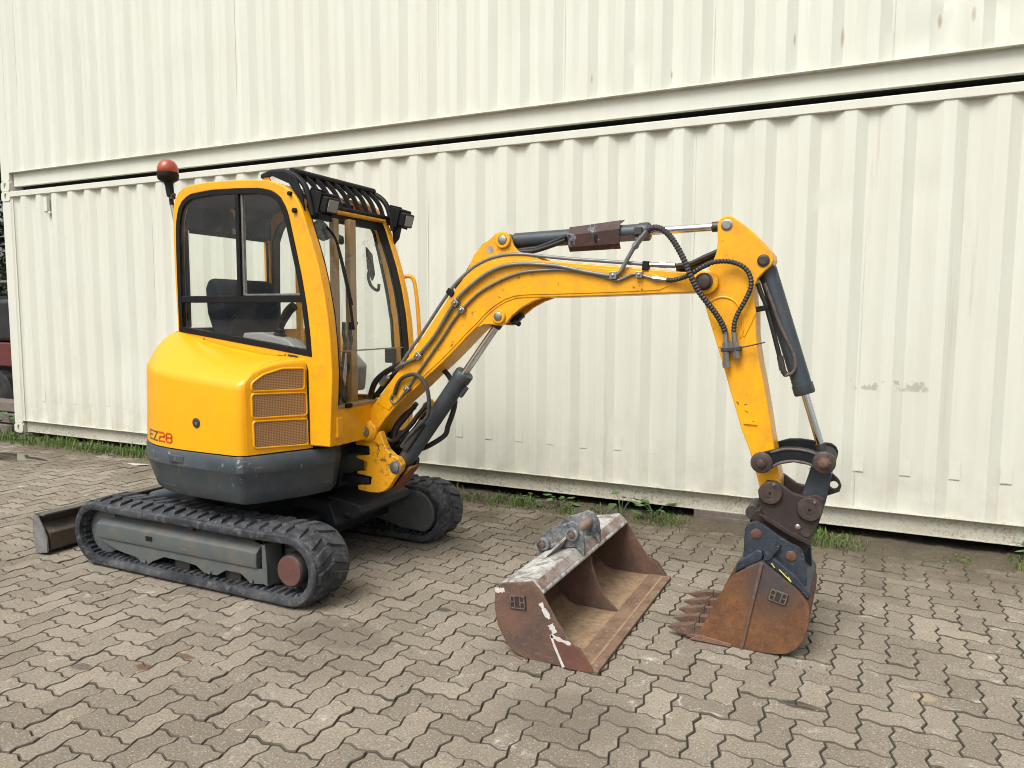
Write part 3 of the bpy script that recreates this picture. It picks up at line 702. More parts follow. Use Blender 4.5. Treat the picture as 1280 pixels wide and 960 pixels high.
# --- rubber tracks
def loop_path(cxr, cxf, cz, R, n=40):
    pts = []
    for i in range(n): a = pi/2+pi*i/(n-1); pts.append((cxr+R*cos(a), cz+R*sin(a)))
    m = 46
    for i in range(1, m): pts.append((cxr+(cxf-cxr)*i/m, cz-R))
    for i in range(n): a = -pi/2+pi*i/(n-1); pts.append((cxf+R*cos(a), cz+R*sin(a)))
    for i in range(1, m):
        s = i/m; pts.append((cxf+(cxr-cxf)*s, cz+R-.012*sin(pi*s)*(.6+.4*cos(6*s))))
    return pts
def make_track(y0, near):
    y1 = y0+.30; cxr, cxf, cz, R = -4.215, -2.700, .205, .190
    path = loop_path(cxr, cxf, cz, R); n = len(path); mb = MB()
    P = [Vector(p) for p in path]; Nn = []
    for i in range(n):
        d = (P[(i+1) % n]-P[i-1]).normalized(); Nn.append(Vector((d.y, -d.x)) if True else None)
    # outward normals
    ctr = Vector(((cxr+cxf)/2, cz))
    Nn = [m if m.dot(p-Vector((min(max(p.x, cxr), cxf), cz))) > 0 else -m for m, p in zip(Nn, P)]
    sec = [(y0, -.024), (y0+.003, -.006), (y0+.012, .003), (y0+.04, .006), (y1-.04, .006), (y1-.012, .003), (y1-.003, -.006), (y1, -.024), (y1-.008, -.042), (y0+.008, -.042)]
    m = len(sec)
    for i in range(n):
        for y, o in sec:
            q = P[i]+Nn[i]*o; mb.v.append((q.x, y, q.y))
    for i in range(n):
        for k in range(m):
            mb.f.append((i*m+k, ((i+1) % n)*m+k, ((i+1) % n)*m+(k+1) % m, i*m+(k+1) % m))
    # cumulative length for lugs
    L = [0]
    for i in range(n): L.append(L[-1]+(P[(i+1) % n]-P[i]).length)
    tot = L[-1]
    def at(s):
        s %= tot; i = 0
        lo, hi = 0, n
        while hi-lo > 1:
            mid = (lo+hi)//2
            if L[mid] <= s: lo = mid
            else: hi = mid
        i = lo; f = (s-L[i])/(L[i+1]-L[i]); j = (i+1) % n
        return P[i].lerp(P[j], f), Nn[i].lerp(Nn[j], f).normalized()
    NL = 46; ps = tot/NL; rg = random.Random(9)
    def lugv(s, y, h):
        p, nn = at(s); q = p+nn*h; return (q.x, y, max(0.0, q.y))
    for k in range(NL):
        for side in (0, 1):
            s0 = k*ps+(ps*.5 if side else 0)
            ya, yb = (y0+.022, y0+.165) if not side else (y1-.022, y1-.165)
            sk = ps*.42; hh = .021*rg.uniform(.8, 1.08); w0, w1 = ps*.31, ps*.24
            base = [(s0-w0, ya), (s0+w0, ya), (s0+sk+w0, yb), (s0+sk-w0, yb)]
            topp = [(s0-w1, ya+(.018 if not side else -.018)), (s0+w1, ya+(.018 if not side else -.018)), (s0+sk+w1*.9, yb-(.01 if not side else -.01)), (s0+sk-w1*.9, yb-(.01 if not side else -.01))]
            vs = [lugv(s, y, .002) for s, y in base]+[lugv(s, y, hh) for s, y in topp]
            mb.add(vs, [(4, 5, 6, 7), (0, 1, 5, 4), (1, 2, 6, 5), (2, 3, 7, 6), (3, 0, 4, 7)])
    NI = 84; pi_ = tot/NI
    for k in range(NI):      # guide cleats on the inner face
        for ya, yb in ((y0+.035, y0+.115), (y1-.115, y1-.035)):
            s0 = k*pi_
            vs = [lugv(s, y, h) for h, wf in ((-.040, 1), (-.056, .55)) for s, y in ((s0-pi_*.3*wf, ya), (s0+pi_*.3*wf, ya), (s0+pi_*.3*wf, yb), (s0-pi_*.3*wf, yb))]
            mb.add(vs, [(4, 5, 6, 7), (0, 1, 5, 4), (1, 2, 6, 5), (2, 3, 7, 6), (3, 0, 4, 7)])
    tr = build('rubber_track', mb, TRACKM, EX, smooth=35)
    so_ = y0 if near else y1; sg = 1 if near else -1        # outer side and inward direction
    yo = so_+sg*.035
    # side beam with sloping top, bevelled face and scalloped lower edge
    Y = lambda d: so_+sg*d
    beam = MB()
    fx = [-4.235, -4.18, -4.05, -3.9, -3.5, -3.1, -2.93]
    def strip(rows):          # rows: list of (depth, z list per x)
        vs = [(x, Y(d), z) for d, zs in rows for x, z in zip(fx, zs)]; q = len(fx); r = len(rows)
        return vs, [(a*q+i, a*q+i+1, (a+1)*q+i+1, (a+1)*q+i) for a in range(r-1) for i in range(q-1)]+[tuple(a*q for a in range(r)), tuple(a*q+q-1 for a in range(r))[::-1]]
    one = [1]*7
    vs, fs = strip([(.21, [.318]*7), (.115, [.318, .325, .328, .328, .326, .324, .322]), (.030, [.262, .266, .268, .268, .266, .264, .262]), (.026, [.205]*7), (.034, [.172]*7), (.20, [.168]*7)])
    beam.add(vs, fs)
    bm_ = build('track_beam', beam, BEAMP, tr, bev=.006)
    low = [(-4.20, .172), (-4.19, .15), (-4.07, .112), (-3.90, .092), (-3.86, .068), (-3.79, .068), (-3.76, .088), (-3.66, .128), (-3.50, .126), (-3.40, .118), (-3.34, .085), (-3.24, .085), (-3.17, .125), (-3.06, .125), (-2.985, .080), (-2.86, .095), (-2.86, .172)]
    build('roller_guard', MB().prism(low, Y(.042), Y(.054)), BEAMP, tr, bev=.003)
    build('end_plate', MB().prism([(-2.935, .328), (-2.905, .335), (-2.895, .30), (-2.895, .10), (-2.86, .085), (-2.86, .175), (-2.87, .315)], Y(.034), Y(.16)), BEAMP, tr, bev=.004)
    build('slot_cover', MB().box(-3.79, -3.735, Y(.0245), Y(.0275), .215, .243) if near else MB().box(-3.79, -3.735, Y(.0275), Y(.0245), .215, .243), GASK, tr)
    for xx, zz in ((-3.82, .083), (-3.29, .10), (-2.975, .10)):
        build('bolt', MB().cyl((xx, Y(.030), zz), (xx, Y(.045), zz), .013, 6), STEEL, tr)
    for xx in (-3.95, -3.55, -3.15):
        build('roller', MB().lathe((xx, Y(.07), .095), (xx, Y(.23), .095), [(0, .03), (.005, .06), (.05, .06), (.055, .04), (.105, .04), (.11, .06), (.155, .06), (.16, .03)], 20), DKSTEEL, tr)
    build('top_roller', MB().lathe((-3.46, Y(.06), .335), (-3.46, Y(.15), .335), [(0, .028), (.08, .028)], 16), DKSTEEL, tr)
    build('idler_wheel', MB().lathe((cxr, Y(.07), cz), (cxr, Y(.23), cz), [(0, .10), (.01, .138), (.05, .142), (.055, .115), (.105, .115), (.11, .142), (.15, .138), (.16, .1)], 32), BEAMP, tr)
    hub = build('drive_hub', MB().lathe((-2.70, Y(.028), .198), (-2.70, Y(.21), .198), [(0, .070), (.004, .080), (.012, .086), (.085, .088), (.09, .11), (.18, .11)], 32), DKSTEEL, tr)
    build('hub_cover', MB().lathe((-2.70, Y(.0255), .198), (-2.70, Y(.06), .198), [(0, .077), (.002, .079), (.03, .079)], 32), REDHUB, tr)
    spk = []
    for k in range(36):
        a = 2*pi*k/36; r = .148 if k % 2 else .122; spk.append((-2.70+r*cos(a), .200+r*sin(a)))
    build('sprocket', MB().prism(spk, Y(.135), Y(.165)), DKSTEEL, tr, bev=.003)
    # inner motor shield seen between the tracks
    yi = Y(.30)
    sh = [(-3.05, .355), (-2.85, .372), (-2.72, .372)]+arc2(-2.715, .222, .15, 90, -60, 10)+[(-2.80, .10), (-3.05, .15)]
    build('motor_shield', MB().prism(sh, min(Y(.235), yi+sg*.012), max(Y(.235), yi+sg*.012)), BEAMP, tr, bev=.012, segs=3)
    return tr
make_track(-2.63, True)
make_track(-1.37, False)
# --- lower frame
mb = MB()
mb.prism([(-4.0, .20), (-2.95, .20), (-2.80, .30), (-2.86, .43), (-3.2, .47), (-3.65, .47), (-4.0, .40)], -2.08, -1.62)
mb.prism([(-3.95, .17), (-3.78, .17), (-3.72, .33), (-3.90, .36)], -2.44, -1.26)
mb.prism([(-3.12, .19), (-2.93, .19), (-2.90, .36), (-3.10, .38)], -2.44, -1.26)
build('lower_frame', mb, DKP, EX, bev=.012)
build('front_deflector', MB().prism([(-2.92, .46), (-2.68, .42), (-2.66, .37), (-2.72, .33), (-2.95, .34)], -2.02, -1.50), DKP, EX, bev=.015)
build('slew_ring', MB().lathe((-3.4, YC, .40), (-3.4, YC, .52), [(0, .36), (.03, .38), (.06, .38), (.061, .34), (.12, .34)], 40), DKP, EX)
# --- dozer blade at the rear
bp = [(-4.792, .262), (-4.768, .262), (-4.775, .21), (-4.785, .15), (-4.780, .08), (-4.765, .012), (-4.785, .006), (-4.803, .06), (-4.810, .13), (-4.803, .21)]
bl = build('dozer_blade', MB().prism(bp, -2.635, -1.065), BLADEM, EX, bev=.003)
build('top_flange', MB().box(-4.770, -4.715, -2.62, -1.08, .248, .2615), rust('blade_top_wear', (.13, .115, .098), (.085, .075, .065), (.2, .17, .14), 9), bl, bev=.003)
build('back_panel', MB().prism([(-4.774, .20), (-4.735, .165), (-4.690, .150), (-4.680, .14), (-4.682, .030), (-4.765, .022)], -2.605, -1.095), rust('blade_back_rust', (.085, .066, .05), (.055, .048, .042), (.14, .10, .07), 8), bl, bev=.005)
for ya in (-2.636, -1.076): build('end_cheek', MB().prism([(-4.79, .262), (-4.760, .255), (-4.725, .205), (-4.690, .15), (-4.672, .12), (-4.672, .022), (-4.775, .006), (-4.80, .06), (-4.805, .15)], ya, ya+.012), rust('cheek_steel', (.20, .20, .195), (.13, .128, .12), (.26, .25, .24), 9, .5, scratch=.4), bl, bev=.002)
build('wear_edge', MB().box(-4.79, -4.745, -2.63, -1.07, .001, .024), STEEL, bl, bev=.003)
for ya in (-2.12, -1.66): build('push_arm', MB().prism([(-4.70, .20), (-4.70, .09), (-3.9, .20), (-3.9, .33)], ya, ya+.08), DKP, bl, bev=.008)
build('blade_cylinder', MB().cyl((-4.66, YC, .21), (-3.98, YC, .40), .045, 20), CYLP, bl)

# --- upper structure: plan outline (shared by hood and counterweight)
CX, CYY = -3.4, YC
def plan(off=0.0, full=False):
    R = .803+off; pts = []
    for i in range(26):
        a = radians(100+(252-100)*i/25); pts.append((CX+R*cos(a), CYY+R*sin(a)))
    # blend into the flat near side
    yn = -2.655-off
    e = pts[-1]
    for x in (-3.52, -3.40, -3.25, -3.12, -3.04): pts.append((x, yn+(.017 if x < -3.5 else (.004 if x < -3.35 else 0))))
    c = (-3.015, -2.60); rr = .055+off
    for a in (-88, -70, -50, -35, -23): pts.append((c[0]+.01+rr*cos(radians(a)), c[1]+rr*sin(radians(a))))
    return pts
G0, G1 = Vector((-2.952, -2.622, 0)), Vector((-2.800, -2.270, 0))     # foot line of the grille panel
GD = (G1-G0).normalized(); GN = Vector((-GD.y, GD.x, 0)); GN = GN if GN.x > 0 else -GN
def gp(t, z, o=0.0): p = G0+GD*t+GN*o; return (p.x, p.y, z)
def topline(x):       # height of the hood where it meets the cab side
    tb = [(-4.2, 1.43), (-3.83, 1.44), (-3.75, 1.428), (-3.43, 1.358), (-3.10, 1.312), (-2.95, 1.312), (-2.78, 1.30)]
    for (a, za), (b, zb) in zip(tb, tb[1:]):
        if x <= b: return za+(zb-za)*max(0, min(1, (x-a)/(b-a)))
    return tb[-1][1]
st = [(x, y, None) for x, y in plan()]
for tt in (.0, .04, .09, .15, .22, .30, .375): st.append((*gp(tt, 0)[:2], tt))
cols = []
for x, y, tt in st:
    ang = atan2(y-CYY, x-CX)
    if tt is None:
        zc = 1.185+max(0, (-3.0-x))*.085 if y < -2.2 else 1.185+.09
        zc = min(zc, 1.272)
    else:
        zc = [(0, 1.20), (.04, 1.245), (.09, 1.268), (.15, 1.284), (.22, 1.292), (.30, 1.296), (.375, 1.296)][(.0, .04, .09, .15, .22, .30, .375).index(tt)][1]
    # inner target on the cab
    if x > -3.80 and y < -2.3 and tt is None: I = Vector((x+.0, -2.315, topline(x)))
    elif tt is not None: I = Vector((max(-2.95, min(-2.80, x-.02)), max(-2.315, y+.02) if y < -2.315 else y+.004, topline(x)))
    elif x > -3.86: I = Vector((x, max(-2.315, y+.1), topline(-3.83)))
    else: I = Vector((-3.80, max(-2.315, min(-1.3, CYY+(y-CYY)*.8)), 1.44))
    O = Vector((x, y, 0)); d = Vector((I.x-x, I.y-y, 0)); ln = d.length
    dn = d/ln if ln > 1e-6 else Vector((0, 0, 0))
    col = [Vector((x, y, .797)), Vector((x, y, .812))]
    if tt is None:
        ins = min(.02, ln*.3)
        col += [Vector((x, y, 1.0))+dn*.004, Vector((x, y, zc-.045))+dn*.010, Vector((x, y, zc-.016))+dn*.014, Vector((x, y, zc))+dn*.026]
        e = col[-1]
        # a soft shoulder: lower slope, valley line, then a gentle rise to the cab
        for f, g in ((.06, .13), (.25, .44), (.5, .72), (.7, .87), (.86, .955), (1.0, 1.0)):
            q = e.lerp(Vector((I.x, I.y, e.z)), f); q.z = e.z+(I.z-e.z)*g; col.append(q)
    else:
        e0 = Vector((x, y, zc-.022))
        col += [Vector((x, y, 1.0)), Vector((x, y, zc-.06)), e0, Vector((x, y, zc-.009))+dn*min(.006, ln*.2)]
        e = Vector((x, y, zc))+dn*min(.022, ln*.4); col.append(e)
        for f, g in ((.2, .35), (.45, .6), (.7, .82), (.86, .93), (1.0, 1.0)):
            q = e.lerp(Vector((I.x, I.y, e.z)), f); q.z = e.z+(max(I.z, zc+.002)-e.z)*g; col.append(q)
    cols.append(col)
mb = MB(); nr = len(cols[0])
for c in cols: mb.v += [tuple(p) for p in c]
for i in range(len(cols)-1):
    for j in range(nr-1): mb.f.append((i*nr+j, (i+1)*nr+j, (i+1)*nr+j+1, i*nr+j+1))
# return flange behind the grille panel
hood = build('engine_hood', mb, YELC, EX, smooth=50)
# grilles: rim and perforated sheet on the front corner panel
def on_panel(poly, o): return [gp(t, z, o) for t, z in poly]
def panel_prism(poly, o0, o1):
    n = len(poly); a, b = on_panel(poly, o0), on_panel(poly, o1)
    return MB().add(a+b, [tuple(range(n)), tuple(range(2*n-1, n-1, -1))]+[(i, i+n, (i+1) % n+n, (i+1) % n) for i in range(n)])
def inset(poly, d):
    n = len(poly); P = [Vector(p) for p in poly]; out = []
    A_ = sum(P[i].x*P[(i+1) % n].y-P[(i+1) % n].x*P[i].y for i in range(n)); sg = 1 if A_ > 0 else -1
    for i in range(n):
        p, q, r = P[i-1], P[i], P[(i+1) % n]
        n1 = Vector((-(q-p).y, (q-p).x)).normalized()*sg; n2 = Vector((-(r-q).y, (r-q).x)).normalized()*sg
        m = (n1+n2).normalized(); out.append(q+m*d/max(.4, m.dot(n1)))
    return [(p.x, p.y) for p in out]
def rounded(poly, r, k=4):
    out = []; n = len(poly); P = [Vector(p) for p in poly]
    for i in range(n):
        p, q, s = P[i-1], P[i], P[(i+1) % n]; a = (p-q).normalized(); b = (s-q).normalized()
        rr = min(r, (p-q).length*.45, (s-q).length*.45); A_, B_ = q+a*rr, q+b*rr
        for j in range(k+1):
            t = j/k; out.append(tuple(A_*(1-t)**2+q*2*t*(1-t)+B_*t*t))
    return out
gr = [[(.036, 1.142), (.326, 1.136), (.329, 1.246), (.205, 1.249), (.10, 1.222), (.037, 1.180)],
      [(.036, .998), (.340, .990), (.338, 1.110), (.035, 1.120)],
      [(.042, .836), (.345, .823), (.342, .962), (.040, .974)]]
for g in gr:
    g = rounded(g, .016)
    gi = build('grille', panel_prism(g, .001, .0035), GRILLE, hood, smooth=0)
    o_, i_ = inset(g, -.010), inset(g, .001); n = len(g)
    m2 = MB(); a = on_panel(o_, .0005); b = on_panel(inset(g, -.006), .0075); c = on_panel(inset(g, -.001), .0075); d = on_panel(i_, .002)
    m2.add(a+b+c+d, [(r*n+i, r*n+(i+1) % n, (r+1)*n+(i+1) % n, (r+1)*n+i) for r in range(3) for i in range(n)])
    build('grille_rim', m2, YELC, hood, smooth=50)
# lock on the hood side
build('lock_recess', MB().lathe((-3.285, -2.652, .955), (-3.285, -2.66, .955), [(0, .026), (.004, .027), (.0055, .024)], 24), DKSTEEL, hood)
build('lock_barrel', MB().lathe((-3.283, -2.655, .953), (-3.283, -2.664, .953), [(0, .010), (.004, .009)], 16), STEEL, hood)
# lettering along the rear corner of the hood
PL = plan(.0022); PLs = [0]
for a, b in zip(PL, PL[1:]): PLs.append(PLs[-1]+sqrt((a[0]-b[0])**2+(a[1]-b[1])**2))
def on_plan(s, z):
    for i in range(len(PL)-1):
        if PLs[i+1] >= s:
            f = (s-PLs[i])/(PLs[i+1]-PLs[i]); return (PL[i][0]+(PL[i+1][0]-PL[i][0])*f, PL[i][1]+(PL[i+1][1]-PL[i][1])*f, z)
S0 = None
for i, (x, y) in enumerate(PL):
    if atan2(y-CYY, x-CX) > radians(-118.5) and y < -2.3 and S0 is None and x < -3.4: S0 = PLs[i]
def stroke(mb, pts, w):       # ribbon along a poly-line given in (s, z)
    for (a, b) in zip(pts, pts[1:]):
        L_ = sqrt((b[0]-a[0])**2+(b[1]-a[1])**2); k = max(1, int(L_/.012)); nx, nz = -(b[1]-a[1])/L_*w/2, (b[0]-a[0])/L_*w/2
        ex, ez = (b[0]-a[0])/L_*w/2, (b[1]-a[1])/L_*w/2
        a2, b2 = (a[0]-ex*.9, a[1]-ez*.9), (b[0]+ex*.9, b[1]+ez*.9)
        for q in range(k):
            u, v_ = q/k, (q+1)/k
            pa = (a2[0]+(b2[0]-a2[0])*u, a2[1]+(b2[1]-a2[1])*u); pb = (a2[0]+(b2[0]-a2[0])*v_, a2[1]+(b2[1]-a2[1])*v_)
            mb.add([on_plan(pa[0]+nx, pa[1]+nz), on_plan(pb[0]+nx, pb[1]+nz), on_plan(pb[0]-nx, pb[1]-nz), on_plan(pa[0]-nx, pa[1]-nz)], [(0, 1, 2, 3)])
hgt, wd, zb = .050, .056, .826
def letter(ch, s):
    z0, z1, zm = zb, zb+hgt, zb+hgt*.52
    a, b = s, s+wd; c = .012
    if ch == 'E': return [[(b, z1), (a, z1), (a, z0), (b, z0)], [(a, zm), (b-.006, zm)]]
    if ch == 'Z': return [[(a, z1), (b, z1), (a, z0), (b, z0)]]
    if ch == '2': return [[(a, z1), (b-c, z1), (b, z1-c), (b, zm+c*.3), (b-c, zm), (a+c, zm), (a, zm-c), (a, z0), (b, z0)]]
    return [[(a+c, z1), (b-c, z1), (b, z1-c), (b, zm+.004), (b-c, zm), (a+c, zm), (a, zm+.004), (a, z1-c), (a+c, z1)], [(a+c, zm), (a, zm-.008), (a, z0+c), (a+c, z0), (b-c, z0), (b, z0+c), (b, zm-.008), (b-c, zm)]]
sB = S0
for k, ch in enumerate('EZ28'):
    mb = MB()
    for pl in letter(ch, sB-.035+k*(wd+.018)): stroke(mb, pl, .0085)
    o = build('model_lettering', mb, LETD if k < 2 else LETR, hood, smooth=0, recalc=False); o['label'] = 'dark letter of the EZ28 lettering' if k < 2 else 'red figure of the EZ28 lettering'
# counterweight skirt
base = plan(.006)+[tuple(gp(.03, 0, .02)[:2]), tuple(gp(.36, 0, .03)[:2]), (-2.745, -2.16), (-2.80, -2.04), (-2.92, -2.00), (-2.92, -1.62), (-2.85, -1.45), (-3.0, -1.13), (-3.3, -1.05)]
n = len(base); mb = MB()
ctr = Vector((-3.38, -1.86))
lv = [(.790, -.006), (.783, .0), (.704, .004), (.696, -.002), (.60, -.030), (.535, -.050), (.520, -.066)]
for z, o in lv:
    for i, p in enumerate(base):
        q = Vector(p); d = (q-ctr).normalized(); tilt = .0
        mb.v.append(((q+d*o).x, (q+d*o).y, z))
for r in range(len(lv)-1):
    for i in range(n): mb.f.append((r*n+i, r*n+(i+1) % n, (r+1)*n+(i+1) % n, (r+1)*n+i))
mb.f.append(tuple(range(n))); mb.f.append(tuple((len(lv)-1)*n+i for i in range(n-1, -1, -1)))
cw = build('counterweight', mb, GREY, EX, smooth=38)
# recess step at the rear of the skirt
o = build('step_recess', MB().box(-3.50, -3.385, -2.6645, -2.64, .722, .765), GREY, cw, bev=.006)
# platform under cab
build('platform', MB().box(-3.7, -2.80, -2.26, -1.30, .70, .812), DKP, EX, bev=.01)

# --- cab
YN, YF = -2.305, -1.475           # near and far outer faces
rear = [(-3.800, .80), (-3.808, 1.10), (-3.812, 1.45), (-3.820, 1.70), (-3.822, 2.0), (-3.818, 2.14)]
top = [(-3.818, 2.14), (-3.812, 2.19), (-3.79, 2.245), (-3.755, 2.283), (-3.70, 2.302), (-3.55, 2.312), (-3.35, 2.310), (-3.19, 2.302), (-3.06, 2.288), (-2.97, 2.262), (-2.90, 2.222), (-2.85, 2.165), (-2.815, 2.095)]
front = [(-2.815, 2.095), (-2.775, 1.985), (-2.725, 1.840), (-2.688, 1.70), (-2.658, 1.54), (-2.642, 1.38), (-2.635, 1.21), (-2.648, 1.0), (-2.660, .815)]
botm = [(-2.660, .815), (-3.0, .812), (-3.4, .805), (-3.800, .80)]
wrear = [(-3.795, 1.440), (-3.797, 1.65), (-3.797, 1.90), (-3.793, 2.05)]
wtop = [(-3.793, 2.05), (-3.785, 2.115), (-3.765, 2.175), (-3.725, 2.225), (-3.66, 2.250), (-3.50, 2.262), (-3.30, 2.258), (-3.12, 2.248), (-3.03, 2.228), (-2.975, 2.190), (-2.935, 2.13), (-2.915, 2.07)]
wfront = [(-2.915, 2.07), (-2.878, 1.925), (-2.835, 1.75), (-2.803, 1.58), (-2.785, 1.44), (-2.775, 1.315)]
wbot = [(-2.775, 1.315), (-3.10, 1.356), (-3.45, 1.398), (-3.795, 1.440)]
SEG = (10, 26, 14, 8)
def loop4(a, b, c, d):
    out = []
    for poly, k in zip((a, b, c, d), SEG): out += resample(poly, k)[:-1]
    return out
outer = loop4(rear, top, front, botm); win = loop4(wrear, wtop, wfront, wbot)
cab = build('cab_frame', MB().ring(outer, win, YN, YN+.062), YELB, EX, bev=.014, segs=3)
def shrink(poly, d): return inset(poly, d)
build('gap_shade_strip', MB().prism([(-2.812, .83), (-2.796, .82), (-2.800, 1.235), (-2.812, 1.27)], YN-.0025, YN+.002), GASK, cab, smooth=0)  # dark strip laid on the cab face, its colour standing in for a shaded gap
gk = build('window_gasket', MB().ring(shrink(win, -.003), shrink(win, .030), YN-.005, YN+.03), GASK, cab, bev=.003, segs=1)
# far side: door frame with a tall window
dfront = [(-2.905, 2.07), (-2.86, 1.90), (-2.81, 1.70), (-2.775, 1.5), (-2.76, 1.25), (-2.775, 1.0)]
win2 = loop4([(-3.775, 1.0), (-3.775, 1.35), (-3.775, 1.75), (-3.765, 2.05)], [(-3.765, 2.05), (-3.72, 2.15), (-3.62, 2.205), (-3.40, 2.225), (-3.25, 2.23), (-3.1, 2.222), (-3.02, 2.205), (-2.96, 2.16), (-2.905, 2.07)], dfront, [(-2.775, 1.0), (-3.2, 1.0), (-3.775, 1.0)])
build('door_frame', MB().ring(outer, win2, YF-.055, YF), YELB, cab, bev=.012, segs=2)
build('door_gasket', MB().ring(shrink(win2, -.003), shrink(win2, .014), YF-.060, YF+.003), GASK, cab)
build('door_pane', MB().prism(shrink(win2, .012), YF-.03, YF-.026), GLASS, cab, smooth=0)
build('door_bar', MB().box(-3.575, -3.535, YF-.052, YF-.02, .86, 2.215), YELB, cab, bev=.004)
# near side panes: fixed rear, sliding front, lower pane
zA, zB = 1.612, 1.652
build('window_bar', MB().box(-3.775, -2.812, YN-.002, YN+.026, zA, zB), GASK, cab, bev=.004)
build('mullion', MB().box(-3.312, -3.284, YN-.003, YN+.027, zB, 2.248), GASK, cab, bev=.003)
build('slider_frame', MB().box(-3.282, -3.266, YN+.010, YN+.03, zB+.001, 2.232), STEEL, cab, bev=.002)
build('slider_rail', MB().box(-3.266, -2.835, YN+.010, YN+.028, zB+.0005, zB+.010), STEEL, cab)
wi = shrink(win, .026)
def clip(poly, f):      # keep f(p) >= 0 (half plane), Sutherland-Hodgman
    out = []
    for i in range(len(poly)):
        p, q = poly[i-1], poly[i]; a, b = f(p), f(q)
        if (a >= 0) != (b >= 0): t = a/(a-b); out.append((p[0]+(q[0]-p[0])*t, p[1]+(q[1]-p[1])*t))
        if b >= 0: out.append(q)
    return out
up_ = clip(wi, lambda p: p[1]-(zB-.01))
build('side_pane', MB().prism(clip(up_, lambda p: -3.30-p[0]), YN+.004, YN+.008), GLASS, cab, smooth=0)
build('sliding_pane', MB().prism(clip(up_, lambda p: p[0]+3.295), YN+.014, YN+.018), GLASS, cab, smooth=0)
build('lower_pane', MB().prism(clip(wi, lambda p: zA+.01-p[1]), YN+.008, YN+.012), GLASS, cab, smooth=0)
for xx in (-3.62, -2.99):
    zz = 1.440+(xx+3.795)*(-.1225)-.018
    build('hinge_tab', MB().obox((xx, YN-.008, zz), (.03, 0, -.0035), (0, .004, 0), (0, 0, .006)), YELB, cab)
    build('hinge_tab', MB().obox((xx-.085 if xx < -3.3 else xx+.085, YN-.008, zz+(.009 if xx < -3.3 else -.009)), (.032, 0, -.0035), (0, .003, 0), (0, 0, .005)), DKSTEEL, cab)
# roof skin and front visor window follow the outer contour
def skin(poly, ya, yb, th, ny=2):
    n = len(poly); P = [Vector(p) for p in poly]; N = []
    for i in range(n):
        d = (P[min(i+1, n-1)]-P[max(i-1, 0)]).normalized(); N.append(Vector((-d.y, d.x)))
    mb = MB()
    for o in (0, -th):
        for y in (ya, yb):
            mb.v += [(p.x+m.x*o, y, p.y+m.y*o) for p, m in zip(P, N)]
    f = []
    for i in range(n-1):
        f += [(i, i+1, n+i+1, n+i), (2*n+i, 3*n+i, 3*n+i+1, 2*n+i+1), (i, 2*n+i, 2*n+i+1, i+1), (n+i, n+i+1, 3*n+i+1, 3*n+i)]
    f += [(0, n, 3*n, 2*n), (n-1, 3*n-1, 4*n-1, 2*n-1)]
    mb.f = f; return mb
rtop = resample(rear[-2:]+top, 40)
roofP = shrink_open = [(x, z-.004) for x, z in rtop]
kroof = [p for p in roofP if p[0] < -3.05 and p[1] > 2.15]
build('roof', skin(kroof, YN+.058, YF-.05, .03), YELB, cab, smooth=60)
visor = [p for p in roofP if p[0] >= -3.062 and p[1] > 2.14]
build('roof_pane', skin(visor, YN+.058, YF-.05, .006), GLASSD, cab, smooth=60)
build('roof_lining', skin([(x, z-.04) for x, z in kroof], YN+.064, YF-.056, .012), LINING, cab, smooth=60)
build('header_bar', MB().prism([(-2.868, 2.185), (-2.835, 2.14), (-2.86, 2.115), (-2.895, 2.16)], YN+.055, YF-.05), YELB, cab, bev=.006)
build('header_seal', MB().prism([(-2.842, 2.130), (-2.822, 2.082), (-2.845, 2.075), (-2.862, 2.118)], YN+.055, YF-.05), GASK, cab, bev=.004)
# windscreen
fr = resample([(-2.832, 2.10), (-2.790, 1.985), (-2.740, 1.840), (-2.703, 1.70), (-2.673, 1.54), (-2.657, 1.38), (-2.655, 1.345)], 24)
frl = resample([(-2.655, 1.338), (-2.650, 1.21), (-2.658, 1.02)], 10)
build('windscreen', skin(fr, YN+.075, YF-.07, .005), GLASS, cab, smooth=60)
build('lower_windscreen', skin(frl, YN+.075, YF-.07, .005), GLASS, cab, smooth=60)
build('windscreen_joint', MB().obox((-2.656, (YN+YF)/2, 1.3415), (.004, 0, 0), (0, .34, 0), (0, 0, .004)), LENSM, cab)
fall = fr+frl
build('windscreen_seal', skin([(x+.004, z) for x, z in fall], YN+.058, YN+.080, .018), GASK, cab, smooth=60)
build('windscreen_seal', skin([(x+.004, z) for x, z in fall], YF-.120, YF-.050, .02), GASK, cab, smooth=60)
build('front_panel', skin([(-2.655, 1.02), (-2.655, .95), (-2.662, .815)], YN+.062, YF-.055, .03), YELB, cab, smooth=40)
build('sill', MB().box(-2.715, -2.650, YN+.062, YF-.055, 1.018, 1.040), paint('sill_tan', (.30, .20, .09), rough=.5), cab, bev=.005)
build('bracket_plate', MB().box(-2.668, -2.640, YN+.045, YN+.10, .86, .975), YELB, cab, bev=.006)
build('sill_latch', MB().box(-2.648, -2.63, YN+.12, YN+.17, 1.02, 1.045), GASK, cab, bev=.004)
